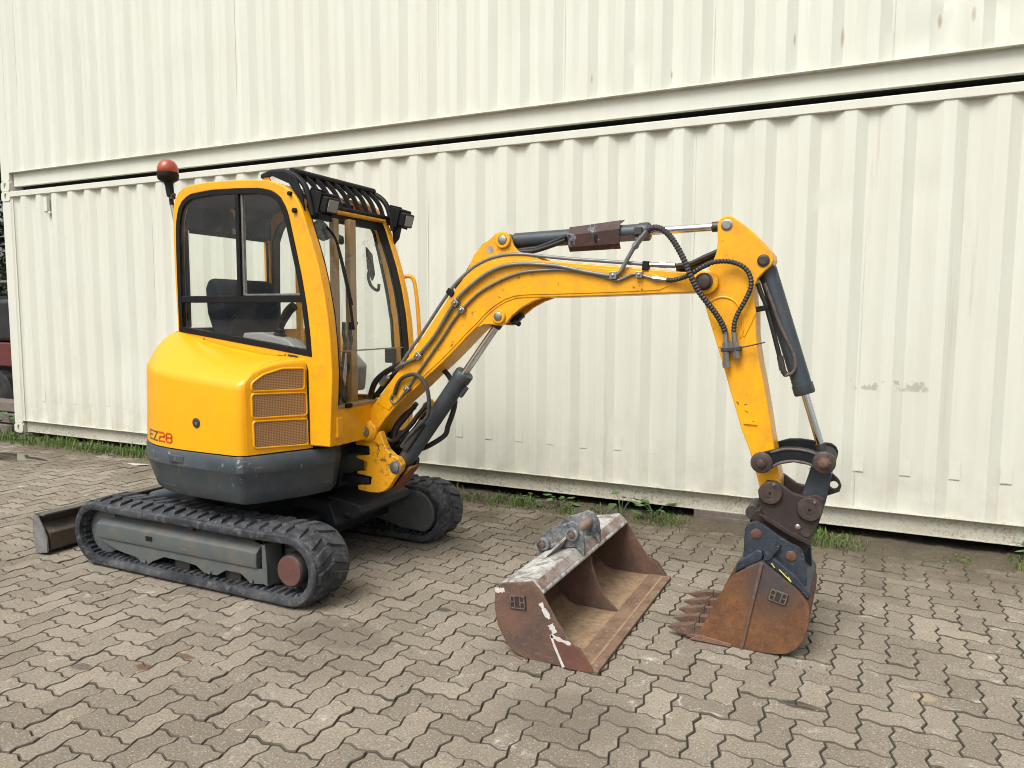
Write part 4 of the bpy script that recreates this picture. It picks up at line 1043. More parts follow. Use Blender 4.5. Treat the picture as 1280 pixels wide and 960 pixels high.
# rear wall with its window
rw = MB()
x0, x1 = -3.812, -3.775
rw.box(x0, x1, YN+.062, YF-.055, .82, 1.46); rw.box(x0, x1, YN+.062, YF-.055, 2.055, 2.235)
rw.box(x0, x1, YN+.062, YN+.075, 1.462, 2.053)
build('rear_pillar', MB().box(x0, x1, YF-.095, YF-.056, 1.462, 2.053), YELB, cab, bev=.006)
build('rear_wall', rw, LINING, cab, bev=.006)
build('rear_pane', MB().box(-3.795, -3.791, YN+.075, YF-.095, 1.46, 2.055), GLASS, cab, smooth=0)
build('rear_seal', MB().box(-3.774, -3.768, YN+.075, YF-.11, 2.035, 2.065).box(-3.774, -3.768, YF-.112, YF-.094, 1.46, 2.034), GASK, cab)
sp_ = build('speaker', MB().lathe((-3.775, -2.05, 2.135), (-3.755, -2.05, 2.135), [(0, .078), (.012, .076), (.018, .05), (.02, .01)], 28), BLKPL, cab)
build('speaker', MB().lathe((-3.775, -1.70, 2.115), (-3.755, -1.70, 2.115), [(0, .06), (.012, .058), (.018, .03), (.02, .01)], 28), BLKPL, cab)
build('cab_lamp', MB().box(-3.775, -3.758, -1.90, -1.80, 2.06, 2.10), LENSM, cab, bev=.006)
build('coat_hook', MB().tube(spline([(-3.77, -1.90, 2.22), (-3.74, -1.90, 2.20), (-3.73, -1.88, 2.15), (-3.735, -1.85, 2.145)], 4), .012, 8), YELB, cab)
build('paper_note', MB().box(-3.774, -3.771, YF-.085, YF-.062, 1.62, 1.76), BLUEP, cab)
build('floor_pan', MB().box(-3.77, -2.70, YN+.062, YF-.055, .815, .84), GASK, cab)
build('frame_bolt', MB().lathe((-2.868, YN+.004, 2.112), (-2.868, YN-.022, 2.112), [(0, .014), (.02, .014), (.022, .008)], 14), GASK, cab)
build('frame_bolt', MB().lathe((-2.90, YN+.004, 2.205), (-2.90, YN-.022, 2.205), [(0, .012), (.02, .012), (.022, .008)], 14), GASK, cab)
for xx, zz in ((-3.10, 2.315), (-3.795, 2.245)):
    build('lifting_eye', MB().prism([(xx-.028, zz-.03), (xx-.022, zz+.008), (xx-.006, zz+.024), (xx+.010, zz+.018), (xx+.028, zz-.03)], YN+.03, YN+.042), YELB, cab, bev=.004)

# interior
seat = build('seat', MB().prism([(-3.60, 1.20), (-3.18, 1.20), (-3.14, 1.25), (-3.16, 1.31), (-3.25, 1.335), (-3.58, 1.32)], -2.19, -1.73), SEATM, EX, bev=.04, segs=4)
build('backrest', MB().prism([(-3.58, 1.30), (-3.46, 1.31), (-3.545, 1.62), (-3.575, 1.735), (-3.615, 1.765), (-3.665, 1.755), (-3.69, 1.70), (-3.68, 1.55)], -2.205, -1.715), SEATM, seat, bev=.045, segs=4)
build('seat_base', MB().box(-3.55, -3.2, -2.07, -1.71, .84, 1.2), GASK, seat, bev=.02)
for i in range(7): build('backrest_rib', MB().tube([(-3.50+.0-.012*i, -2.16, 1.40+.045*i), (-3.50-.012*i, -1.76, 1.40+.045*i)], .011, 8), SEATM, seat)
con = build('side_console', MB().prism([(-3.62, 1.12), (-2.90, 1.02), (-2.88, 1.20), (-2.96, 1.295), (-3.1, 1.345), (-3.34, 1.37), (-3.62, 1.35)], -2.235, -2.13), GASK, EX, bev=.02, segs=3)
build('armrest', MB().prism([(-3.38, 1.365), (-2.985, 1.310), (-2.955, 1.345), (-3.02, 1.400), (-3.22, 1.440), (-3.36, 1.435)], -2.225, -2.115), CONS, con, bev=.012, segs=3)
joy = build('joystick', MB().lathe((-3.13, -2.17, 1.39), (-3.115, -2.17, 1.49), [(0, .05), (.015, .048), (.025, .036), (.04, .038), (.05, .026), (.065, .028), (.08, .016), (.1, .013)], 18), BLKPL, EX)
build('grip', MB().tube(spline([(-3.117, -2.17, 1.47), (-3.100, -2.168, 1.51), (-3.06, -2.165, 1.565), (-3.02, -2.163, 1.595)], 5), [.018+.009*min(1, i/8) for i in range(16)], 12), BLKPL, joy)
build('left_console', MB().prism([(-3.5, 1.10), (-2.98, 1.05), (-2.96, 1.22), (-3.05, 1.30), (-3.5, 1.32)], -1.64, -1.54), CONS, EX, bev=.02)
jl = build('joystick', MB().lathe((-3.08, -1.59, 1.29), (-3.075, -1.59, 1.39), [(0, .045), (.02, .04), (.05, .024), (.1, .013)], 18), BLKPL, EX)
build('grip', MB().tube(spline([(-3.076, -1.59, 1.38), (-3.06, -1.59, 1.43), (-3.02, -1.59, 1.50)], 5), .019, 12), BLKPL, jl)
build('monitor', MB().obox((-2.80, -2.18, 1.38), (.028, 0, .03), (0, .05, 0), (-.025, 0, .06)), BLKPL, EX, bev=.008)
build('monitor_bracket', MB().tube([(-2.80, -2.19, 1.02), (-2.80, -2.19, 1.33)], .018, 10), BLKPL, EX)
for k, yy in enumerate((-2.02, -1.96)):
    lv_ = build('travel_lever', MB().tube(spline([(-2.86, yy, .84), (-2.82, yy, 1.05), (-2.79, yy, 1.25), (-2.765, yy-.005, 1.40)], 5), .009, 10), DKSTEEL, EX)
    build('handle', MB().tube([(-2.765, yy-.005, 1.39), (-2.755+.0, yy-.03, 1.435), (-2.74, yy-.045, 1.50)], .012, 10), BLKPL, lv_)
build('safety_lever', MB().tube(spline([(-3.50, -2.18, 1.36), (-3.49, -2.18, 1.45), (-3.495, -2.18, 1.50), (-3.47, -2.18, 1.535)], 4), .008, 8), BLKPL, EX)
build('inner_post', MB().box(-2.81, -2.77, -1.96, -1.90, .84, 2.10).box(-2.85, -2.815, -2.05, -2.0, .84, 2.1), paint('post_brown', (.34, .21, .09), rough=.6), EX, bev=.006)
build('gas_strut', MB().tube([(-2.78, -2.12, 1.04), (-2.82, -2.16, 1.36)], .011, 10).tube([(-2.775, -2.02, 1.04), (-2.80, -2.08, 1.34)], .016, 10), DKSTEEL, EX)
# wiper and motor
wp = build('wiper', MB().tube(spline([(-2.795, -2.135, 2.04), (-2.760, -2.10, 1.97), (-2.715, -2.085, 1.80), (-2.675, -2.07, 1.60)], 6), .007, 8), BLKPL, EX)
build('wiper_blade', MB().tube(spline([(-2.745, -2.10, 1.93), (-2.715, -2.095, 1.80), (-2.680, -2.09, 1.64), (-2.655, -2.085, 1.46)], 6), .008, 8), BLKPL, wp)
build('wiper_motor', MB().lathe((-2.855, -2.12, 2.02), (-2.81, -2.12, 2.035), [(0, .06), (.02, .062), (.03, .05), (.045, .02)], 22), LINING, wp)
build('motor_bracket', MB().obox((-2.84, -2.02, 2.0), (.012, 0, .004), (0, .08, -.02), (-.003, 0, .02)), LINING, wp)
build('mirror_holder', MB().prism([(-2.93, 1.98), (-2.885, 1.93), (-2.865, 1.80), (-2.885, 1.76), (-2.92, 1.84)], -1.60, -1.58), LINING, EX, bev=.006)
build('grab_loop', MB().tube(spline([(-2.875, -1.60, 1.86), (-2.90, -1.61, 1.80), (-2.88, -1.61, 1.73), (-2.835, -1.60, 1.70), (-2.825, -1.60, 1.74)], 5), .010, 8), LINING, EX)
build('door_latch', MB().box(-2.79, -2.74, -1.60, -1.535, 1.24, 1.335), BLKPL, EX, bev=.008)
# handwriting on the windscreen (marker strokes just behind the glass)
mb = MB()
rg = random.Random(4)
def scr(x_of, y, z, w, h):
    pts = [(rg.uniform(-.5, .5), rg.uniform(-.5, .5)) for _ in range(4)]
    P = [(x_of(z+b*h), y+a*w, z+b*h) for a, b in pts]
    return spline(P, 4)
def wx(z):
    for (xa, za), (xb, zb_) in zip(fr, fr[1:]):
        if za >= z >= zb_: return xa+(xb-xa)*(za-z)/(za-zb_)+.003
    return -2.7
for row, zz, cnt, ys in ((0, 1.985, 4, -1.80), (1, 1.895, 6, -1.86)):
    for k in range(cnt): mb.tube(scr(wx, ys+k*.045, zz-.004*k, .034, .045), .0011, 5)
build('marker_writing', mb, WHITEM, cab, smooth=60)

# --- roof guard of black bars with two work lights
bars = MB()
gtop = [(-3.14, 2.320), (-3.07, 2.336), (-2.96, 2.330), (-2.885, 2.296), (-2.835, 2.245), (-2.805, 2.165), (-2.785, 2.085)]
g_end = build('roof_guard', MB().tube(sp2(gtop, YN+.045, 4), .017, 10), BLKPL, EX, smooth=60)
build('guard_rail', MB().tube(sp2(gtop, YF-.02, 4), .017, 10), BLKPL, g_end, smooth=60)
for i in range(8):
    yy = YN+.15+i*(YF-YN-.24)/7
    pp = [(-3.03, 2.325), (-2.945, 2.325), (-2.880, 2.283), (-2.835, 2.225), (-2.812, 2.16)]
    mbb = MB(); P = [Vector((x, yy, z)) for x, z in pp]; q = spline(P, 3)
    for a, b in zip(q, q[1:]): mbb.obox((a+b)/2, (b-a)*.52, (0, .005, 0), ((b-a).cross(Vector((0, 1, 0))).normalized()*.013))
    build('guard_bar', mbb, BLKPL, g_end)
for x_, z_, r_ in ((-3.03, 2.330, .010), (-2.935, 2.338, .019), (-2.812, 2.16, .012)): build('guard_rail', MB().tube([(x_, YN+.05, z_), (x_, YF-.02, z_)], r_, 10), BLKPL, g_end)
build('guard_cheek', MB().prism([(-3.14, 2.31), (-3.07, 2.345), (-2.955, 2.335), (-2.88, 2.295), (-2.84, 2.21), (-2.82, 2.10), (-2.845, 2.10), (-2.875, 2.19), (-2.93, 2.265), (-3.05, 2.315)], YN+.020, YN+.032), BLKPL, g_end, bev=.003)
for nm, (lx, ly, lz) in (('near', (-2.735, -2.205, 2.150)), ('far', (-2.735, -1.455, 2.155))):
    L0 = Vector((lx, ly, lz)); d = Vector((1, -.12, -.30)).normalized(); s = Vector((0, 1, 0)); s = (s-d*s.dot(d)).normalized(); u = d.cross(s)
    u = u if u.z > 0 else -u
    wl = build('work_light', MB().obox(L0, d*.050, s*.048, u*.044), BLKPL, EX, bev=.010, segs=2)
    build('lens', MB().obox(L0+d*.051, d*.003, s*.036, u*.033), LENSM, wl, bev=.003)
    br = MB().obox(L0-d*.030+u*.052-Vector((.02, 0, 0)), Vector((.055, 0, -.012)), s*.052, u*.006)
    br.obox(L0-d*.035+s*.053, d*.04, s*.004, u*.06); br.obox(L0-d*.035-s*.053, d*.04, s*.004, u*.06)
    br.obox(L0-d*.085+u*.01, d*.006, s*.056, u*.058)
    build('light_bracket', br, BLKPL, wl, bev=.003)
    if nm == 'far': build('light_foot', MB().prism([(-2.80, 2.13), (-2.72, 2.12), (-2.745, 2.03), (-2.785, 1.99)], ly-.04, ly-.028), BLKPL, wl, bev=.003)
# --- beacon on the rear roof corner
bx, by = -3.872, -2.285
bc = build('beacon', MB().lathe((bx, by, 2.335), (bx, by, 2.40), [(0, .022), (.004, .036), (.018, .058), (.040, .062), (.060, .060), (.065, .052)], 28), BLKPL, EX, smooth=50)
build('dome', MB().lathe((bx, by, 2.392), (bx, by, 2.48), [(0, .056), (.004, .060), (.03, .059), (.05, .053), (.066, .042), (.076, .027), (.080, .010), (.081, .001)], 28), REDP, bc, smooth=60)
build('stalk', MB().lathe((bx+.025, by, 2.20), (bx+.003, by, 2.345), [(0, .013), (.05, .013), (.055, .022), (.12, .024), (.147, .030)], 18), BLKPL, bc)
build('stalk_clip', MB().tube([(bx+.018, by, 2.255), (bx+.05, by, 2.262)], .010, 10).obox((bx+.03, by, 2.25), (.012, 0, 0), (0, .014, 0), (0, 0, .014)), DKSTEEL, bc)
build('stalk_tube', MB().cyl((bx+.05, by, 2.10), (bx+.022, by, 2.215), .012, 12), STEEL, bc)
# --- grab rail on the door side
build('grab_rail', MB().tube(spline([(-2.745, -1.44, 1.79), (-2.715, -1.42, 1.795), (-2.690, -1.41, 1.775), (-2.672, -1.405, 1.68), (-2.655, -1.405, 1.5), (-2.645, -1.405, 1.30), (-2.645, -1.41, 1.10), (-2.67, -1.45, 1.06)], 5), .013, 10), YELB, EX)

# --- swing frame and post
sf = MB()
for z0, z1 in ((.712, .758), (.53, .572)): sf.box(-2.96, -2.668, -1.945, -1.745, z0, z1)
sf.box(-2.99, -2.86, -1.98, -1.71, .50, .79)
build('swing_bracket', sf, DKP, EX, bev=.008)
post = [(-2.766, .787), (-2.752, .815), (-2.715, .832), (-2.680, .84), (-2.624, .83), (-2.585, .862), (-2.562, .804), (-2.536, .754), (-2.492, .72), (-2.457, .712), (-2.431, .674), (-2.44, .636), (-2.476, .595), (-2.521, .531), (-2.56, .500), (-2.600, .488), (-2.656, .484), (-2.748, .491), (-2.752, .521), (-2.656, .531), (-2.65, .578), (-2.756, .590), (-2.756, .605), (-2.691, .612), (-2.681, .666), (-2.759, .685), (-2.759, .701), (-2.662, .713), (-2.666, .761), (-2.762, .765)]
sp = build('swing_post', MB().prism(post, -1.945, -1.895), YELW, EX, bev=.007)
build('far_cheek', MB().prism([p for p in post if p[0] > -2.63 or p[1] > .8], -1.790, -1.745), DKP, sp, bev=.007)
build('hinge_block', MB().box(-2.745, -2.60, -1.893, -1.792, .49, .80), YELW, sp, bev=.01)
build('king_pin', MB().cyl((-2.715, -1.845, .47), (-2.715, -1.845, .80), .035, 20), DKSTEEL, sp)
build('pin_head', MB().lathe((-2.475, -1.944, .653), (-2.475, -1.958, .653), [(0, .040), (.003, .040), (.005, .026), (.012, .026), (.014, .018)], 22), STEEL, sp)
build('lower_cross_plate', MB().obox((-2.47, -1.845, .575), (.06, 0, .075), (0, .05, 0), (.006, 0, -.005)), rust('post_inner_rust', (.19, .075, .02), (.1, .045, .02), (.05, .03, .02)), sp)
# --- boom
btop = [(-2.713, .869), (-2.701, .9), (-2.675, .968), (-2.638, 1.018), (-2.576, 1.087), (-2.532, 1.142), (-2.461, 1.221), (-2.392, 1.304), (-2.296, 1.418), (-2.209, 1.532), (-2.121, 1.645), (-2.065, 1.706), (-2.017, 1.757), (-1.963, 1.803), (-1.886, 1.838), (-1.781, 1.850), (-1.671, 1.845), (-1.542, 1.832), (-1.368, 1.814), (-1.122, 1.790), (-.970, 1.774), (-.811, 1.757)]
btip = arc2(-.712, 1.709, .048, 80, -80, 9)
bbot = [(-.761, 1.660), (-.93, 1.656), (-1.074, 1.651), (-1.25, 1.646), (-1.49, 1.641), (-1.633, 1.639), (-1.706, 1.634), (-1.765, 1.616), (-1.825, 1.583), (-1.878, 1.542), (-1.932, 1.489), (-2.004, 1.426), (-2.074, 1.358), (-2.164, 1.277), (-2.257, 1.2), (-2.339, 1.128), (-2.414, 1.066), (-2.485, 1.006), (-2.52, .968), (-2.549, .94), (-2.585, .896), (-2.615, .858), (-2.64, .815), (-2.68, .795), (-2.715, .82)]
boom = build('boom', MB().prism(btop+btip+bbot, -1.930, -1.750), YEL, EX, bev=.007)
# cover plate on the side (raised welded web, gives the edge line)
inner = inset(btop[3:-1]+[(-.83, 1.70)]+bbot[1:-6], .016)
build('side_web', MB().prism(inner, -1.934, -1.929), YEL, boom, bev=.003, segs=2)
foot = arc2(-2.672, .858, .066, 35, 335, 22)+[(-2.605, .845), (-2.600, .87), (-2.606, .89)]
build('foot_cheek', MB().prism(foot, -1.962, -1.928), YEL, boom, bev=.010, segs=3)
build('pin_boss', MB().lathe((-2.672, -1.960, .858), (-2.672, -1.972, .858), [(0, .056), (.008, .056), (.012, .050)], 28), YEL, boom)
build('pin_nut', MB().lathe((-2.678, -1.970, .857), (-2.678, -2.010, .857), [(0, .036), (.004, .038), (.016, .038), (.018, .028), (.034, .026), (.038, .018)], 14), STEEL, boom)
ltop = [(-2.045, 1.735), (-1.990, 1.815), (-1.968, 1.868), (-1.92, 1.920), (-1.865, 1.955), (-1.835, 1.980), (-1.807, 1.992), (-1.775, 1.988), (-1.745, 1.960), (-1.728, 1.918), (-1.70, 1.885), (-1.64, 1.868), (-1.56, 1.835), (-1.60, 1.80), (-1.9, 1.80)]
for ya, yb in ((-1.928, -1.902), (-1.782, -1.756)): build('upper_lug', MB().prism(ltop, ya, yb), YEL, boom, bev=.005)
build('pin_boss', MB().lathe((-1.782, -1.924, 1.945), (-1.782, -1.945, 1.945), [(0, .044), (.016, .044), (.020, .040), (.0205, .027), (.014, .026)], 26), YEL, boom)
build('pin_head', MB().lathe((-1.782, -1.93, 1.945), (-1.782, -1.949, 1.945), [(0, .024), (.016, .024), (.019, .018)], 20), STEEL, boom)
build('lug_hole_plug', MB().lathe((-1.862, -1.925, 1.897), (-1.862, -1.9295, 1.897), [(0, .022), (.004, .021)], 20), WORNW, boom)
lbot = [(-1.955, 1.472), (-1.90, 1.495), (-1.86, 1.498), (-1.83, 1.492), (-1.80, 1.490), (-1.765, 1.505), (-1.727, 1.548), (-1.675, 1.588), (-1.61, 1.621), (-1.552, 1.64), (-1.7, 1.66), (-1.85, 1.60)]
for ya, yb in ((-1.926, -1.900), (-1.782, -1.756)): build('lower_lug', MB().prism(lbot, ya, yb), YEL, boom, bev=.004)
build('pin_boss', MB().lathe((-1.808, -1.922, 1.541), (-1.808, -1.942, 1.541), [(0, .040), (.015, .040), (.019, .036)], 26), YEL, boom)
build('pin_head', MB().lathe((-1.808, -1.94, 1.541), (-1.808, -1.949, 1.541), [(0, .023), (.006, .023), (.009, .018)], 20), STEEL, boom)
build('grease_bracket', MB().tube([(-1.745, -1.88, 1.515), (-1.700, -1.90, 1.500)], .014, 8).obox((-1.73, -1.86, 1.53), (.03, 0, .02), (0, .02, 0), (-.008, 0, .012)), BLKPL, boom)
build('tip_boss', MB().lathe((-.710, -1.928, 1.708), (-.710, -1.950, 1.708), [(0, .058), (.017, .058), (.022, .052)], 30), YEL, boom)
build('pin_nut', MB().lathe((-.716, -1.948, 1.710), (-.716, -1.985, 1.710), [(0, .040), (.003, .042), (.014, .042), (.016, .034), (.030, .032), (.034, .024), (.036, .012)], 16), PINM, boom)
# --- arm
arm_o = [(-.627, 2.017), (-.652, 2.007), (-.667, 1.983), (-.667, 1.936), (-.664, 1.899), (-.669, 1.848), (-.683, 1.807), (-.703, 1.775), (-.738, 1.745), (-.750, 1.700), (-.738, 1.650), (-.715, 1.60), (-.683, 1.501), (-.648, 1.397), (-.612, 1.284), (-.583, 1.19), (-.525, 1.008), (-.490, .925), (-.465, .846), (-.439, .757), (-.433, .715), (-.405, .689), (-.365, .689), (-.344, .724), (-.344, .777), (-.350, .800), (-.363, .865), (-.378, .948), (-.397, 1.05), (-.417, 1.156), (-.433, 1.235), (-.450, 1.309), (-.468, 1.406), (-.476, 1.470), (-.479, 1.536), (-.480, 1.573), (-.490, 1.619), (-.492, 1.655), (-.487, 1.697), (-.475, 1.724), (-.451, 1.751), (-.422, 1.780), (-.410, 1.804), (-.415, 1.831), (-.442, 1.864), (-.488, 1.915), (-.538, 1.963), (-.602, 2.012)]
arm = build('dipper_arm', MB().prism(arm_o, -1.921, -1.759), YEL, EX, bev=.006)
rib = arc2(-.632, 1.555, .083, 150, 20, 14)
build('weld_seam', MB().tube(spline([(x, -1.9215, z) for x, z in rib]+[(-.545, -1.9215, 1.55), (-.535, -1.9215, 1.49), (-.545, -1.9215, 1.45)], 3), .0055, 8), YEL, arm)
build('weld_seam', MB().tube(spline([(-.485, -1.9215, 1.56), (-.50, -1.9215, 1.52), (-.53, -1.9215, 1.455)], 3), .005, 8), YEL, arm)
build('pin_head', MB().lathe((-.624, -1.919, 1.972), (-.624, -1.929, 1.972), [(0, .026), (.006, .026), (.0075, .020), (.010, .018)], 24), STEEL, arm)
build('pin_head', MB().lathe((-.455, -1.919, 1.803), (-.455, -1.930, 1.803), [(0, .028), (.007, .028), (.009, .020), (.011, .018)], 24), DKSTEEL, arm)
build('wear_bush', MB().cyl((-.475, -1.919, 1.053), (-.475, -1.924, 1.053), .007, 10), GASK, arm)
build('grease_point', MB().obox((-.488, -1.924, 1.050), (.030, 0, -.001), (0, .005, 0), (0, 0, .007)), YEL, arm)
# --- hydraulic cylinders
def cylinder(name, a, b, frac, rb, rr, y, gland=.0):
    A_, B_ = Vector((a[0], y, a[1])), Vector((b[0], y, b[1])); d = (B_-A_); L_ = d.length; d.normalize(); E_ = A_+d*(L_*frac)
    o = build(name, MB().lathe(A_+d*.03, E_, [(0, rb*.75), (.012, rb), (L_*frac-.03-.05, rb), (L_*frac-.03-.05, rb*1.10), (L_*frac-.03-.006, rb*1.10), (L_*frac-.03, rb*1.0), (L_*frac-.03, rr*1.1)], 28), CYLP, EX, smooth=40)
    build('base_eye', MB().cyl(A_-Vector((0, .045, 0)), A_+Vector((0, .045, 0)), rb*.95, 24), CYLP, o)
    build('piston_rod', MB().cyl(E_-d*.02, B_-d*.035, rr, 24), CHROME, o)
    build('rod_eye', MB().cyl(B_-Vector((0, .04, 0)), B_+Vector((0, .04, 0)), rr*1.9, 24).cyl(B_-d*.075, B_-d*.02, rr*1.25, 20), DKSTEEL, o)
    return o, A_, d, L_
ac, A_, d_, L_ = cylinder('arm_cylinder', (-1.790, 1.946), (-.630, 1.976), .672, .042, .0195, -1.845)
pl = MB(); u_ = Vector((-d_.z, 0, d_.x))
p0 = A_+d_*.365; p1 = A_+d_*.64
for (ya, za), (yb, zb_) in (((-.052, -.058), (-.056, .002)), ((-.056, .002), (-.030, .045)), ((-.030, .045), (.030, .052))):
    e0, e1 = Vector((0, ya, 0))+u_*za, Vector((0, yb, 0))+u_*zb_; nrm = d_.cross(e1-e0).normalized()*.0025; k1 = u_*.016
    pl.add([p0+e0-nrm, p1+e0-nrm+k1*.2, p1+e1-nrm+k1, p0+e1-nrm, p0+e0+nrm, p1+e0+nrm+k1*.2, p1+e1+nrm+k1, p0+e1+nrm], [(0, 1, 2, 3), (7, 6, 5, 4), (0, 4, 5, 1), (1, 5, 6, 2), (2, 6, 7, 3), (3, 7, 4, 0)])
pl.add([p0+Vector((0, -.052, 0))-u_*.058, p1+Vector((0, -.052, 0))-u_*.054, p1+Vector((0, -.034, 0))-u_*.080, p0+Vector((0, -.034, 0))-u_*.080], [(0, 1, 2, 3)])
gpl = build('guard_plate', pl, BRPL, ac, smooth=20)
pm_ = p0.lerp(p1, .55)+Vector((0, -.0585, 0))-u_*.022
build('plate_slot', MB().obox(pm_, d_*.008, (0, .004, 0), u_*.016), GASK, ac)
build('strap', MB().obox(p1+Vector((0, -.048, 0))-u_*.030+d_*.06, d_*.09, (0, .003, 0), u_*.012), BRPL, ac)
build('port_block', MB().obox(A_+d_*(L_*.672-.045)+Vector((0, -.045, 0)), d_*.02, (0, .015, 0), u_*.02), DKSTEEL, ac, bev=.004)
bc2, A2, d2, L2 = cylinder('boom_cylinder', (-2.500, .640), (-1.822, 1.541), .645, .050, .0215, -1.845)
build('dirty_port', MB().obox(A2+d2*.24+Vector((-.02, -.052, .01)), d2*.11, (0, .016, 0), d2.cross(Vector((0, 1, 0)))*.022), DKSTEEL, bc2, bev=.01)
build('port_lug', MB().obox(A2+d2*(L2*.56)+d2.cross(Vector((0, 1, 0)))*-.055, d2*.035, (0, .014, 0), d2.cross(Vector((0, 1, 0)))*.014), CYLP, bc2, bev=.004)
kc, A3, d3, L3 = cylinder('bucket_cylinder', (-.460, 1.806), (-.162, .892), .675, .0435, .0185, -1.845)
kp = [(-.450, 1.70), (-.425, 1.64), (-.41, 1.60), (-.380, 1.52), (-.347, 1.45), (-.322, 1.40), (-.305, 1.355), (-.302, 1.315), (-.316, 1.288), (-.345, 1.277)]
build('return_pipe', MB().tube(sp2(kp, -1.897, 4), .008, 8), rust('pipe_rust', (.12, .09, .075), (.07, .055, .05), (.16, .1, .07), 20), kc)
kb = [(-.480, 1.70), (-.460, 1.645), (-.442, 1.605), (-.410, 1.50), (-.385, 1.41), (-.368, 1.35)]
build('feed_hose', MB().tube(sp2(kb, -1.895, 4), .011, 10), HOSE, kc)
build('pipe_fitting', MB().tube([(-.371, -1.895, 1.365), (-.356, -1.895, 1.30)], .0145, 8).tube([(-.356, -1.895, 1.30), (-.340, -1.89, 1.277)], .013, 8), DKSTEEL, kc)
build('hose_clip', MB().obox((-.455, -1.895, 1.585), (.028, 0, .006), (0, .02, 0), (-.003, 0, .012)), BLKPL, kc, bev=.003)
# --- links
lk = [(-.423+.045*cos(a), .878+.045*sin(a)) for a in [radians(q) for q in (100, 130, 160, 190, 220, 250, 280, 305)]]
link_pts = lk+[(-.380, .852), (-.342, .876), (-.286, .890), (-.227, .884), (-.192, .868)]+[(-.158+.048*cos(a), .902+.048*sin(a)) for a in [radians(q) for q in (-110, -80, -50, -20, 10, 40, 70, 100)]]+[(-.182, .944), (-.228, .956), (-.279, .960), (-.331, .956), (-.391, .935)]
for ya, yb in ((-1.985, -1.958), (-1.722, -1.695)):
    l_ = build('guide_link', MB().prism(link_pts, ya, yb), DKP, EX, bev=.005)
    if ya < -1.9:
        build('link_edge', MB().tube(sp2([(-.385, .928), (-.331, .947), (-.279, .951), (-.228, .947), (-.190, .936)], -1.986, 4), .006, 8).tube(sp2([(-.376, .862), (-.342, .884), (-.286, .897), (-.227, .891), (-.195, .876)], -1.986, 4), .006, 8), rust('link_edge_wear', (.12, .1, .09), (.08, .065, .06), (.15, .1, .07), 16), l_)
        for (x, z), m_ in (((-.423, .878), PINM), ((-.158, .902), TOOTHM)):
            build('link_boss', MB().lathe((x, -1.982, z), (x, -2.003, z), [(0, .049), (.014, .049), (.018, .044)], 26), PINM, l_)
            build('link_bolt', MB().lathe((x, -2.001, z), (x, -2.020, z), [(0, .028), (.004, .027), (.005, .020), (.015, .019), (.018, .012)], 8), m_, l_)
bl_ = build('bucket_link', MB().prism([(-.212, .885), (-.135, .885), (-.128, .82), (-.150, .69), (-.20, .64), (-.255, .67), (-.250, .74), (-.225, .83)], -1.915, -1.775), CYLP, EX, bev=.01)
build('link_head', MB().cyl((-.160, -1.935, .893), (-.160, -1.745, .893), .047, 24), DKP, bl_)
ye = [(-.150, .83), (-.125, .828), (-.098, .805), (-.086, .776), (-.094, .750), (-.118, .738), (-.165, .716), (-.175, .77)]
build('lifting_lug', MB().ring(resample(ye+[ye[0]], 25)[:-1], [(-.118+.019*cos(2.2-2*pi*i/24), .778+.019*sin(2.2-2*pi*i/24)) for i in range(24)], -1.865, -1.835), HITCH, bl_, bev=.003)
# --- quick hitch
hit = [(-.438, .745), (-.432, .70), (-.424, .66), (-.414, .635), (-.395, .618), (-.299, .565), (-.212, .528), (-.192, .556), (-.168, .626), (-.153, .685), (-.155, .735), (-.185, .748), (-.237, .734), (-.288, .744), (-.332, .774), (-.360, .79), (-.40, .79)]
qh = build('quick_hitch', MB().prism(hit, -1.968, -1.935), HITCH, EX, bev=.005)
build('far_plate', MB().prism(hit, -1.745, -1.712), HITCH, qh, bev=.005)
hl = [(-.425, .650), (-.455, .640), (-.475, .60), (-.455, .565), (-.40, .545), (-.30, .49), (-.225, .455), (-.205, .50), (-.20, .53), (-.299, .572), (-.395, .625)]
build('hook_body', MB().prism(hl, -1.934, -1.746), HITCH, qh, bev=.012)
build('lower_flange', MB().prism([(-.43, .632), (-.40, .605), (-.30, .552), (-.205, .512), (-.20, .534), (-.299, .576), (-.395, .628)], -1.978, -1.700), HITCH, qh, bev=.004)
for (x, z), r in (((-.381, .738), .052), ((-.210, .682), .054)):
    c_ = build('pin_cap', MB().lathe((x, -1.966, z), (x, -1.990, z), [(0, r), (.018, r), (.022, r*.93), (.0225, r*.62), (.0215, r*.60), (.0215, r*.36), (.0235, r*.34), (.0235, .002)], 36), PINM, qh, smooth=35)
    build('cap_screw', MB().cyl((x, -1.988, z), (x, -1.9915, z), .006, 8), GASK, qh)
build('grease_nipple', MB().cyl((-.366, -1.985, .783), (-.366, -1.996, .783), .006, 8), STEEL, qh)
build('grease_nipple', MB().cyl((-.190, -1.985, .720), (-.190, -1.996, .720), .006, 8), STEEL, qh)
build('lock_bolt', MB().lathe((-.258, -1.966, .592), (-.258, -1.980, .592), [(0, .013), (.006, .013), (.010, .008)], 12), STEEL, qh)
build('lock_pin', MB().lathe((-.222, -1.966, .570), (-.222, -1.974, .570), [(0, .021), (.006, .020)], 20), PINM, qh)
build('release_roller', MB().cyl((-.462, -1.93, .622), (-.462, -1.75, .622), .034, 20), DKSTEEL, qh)

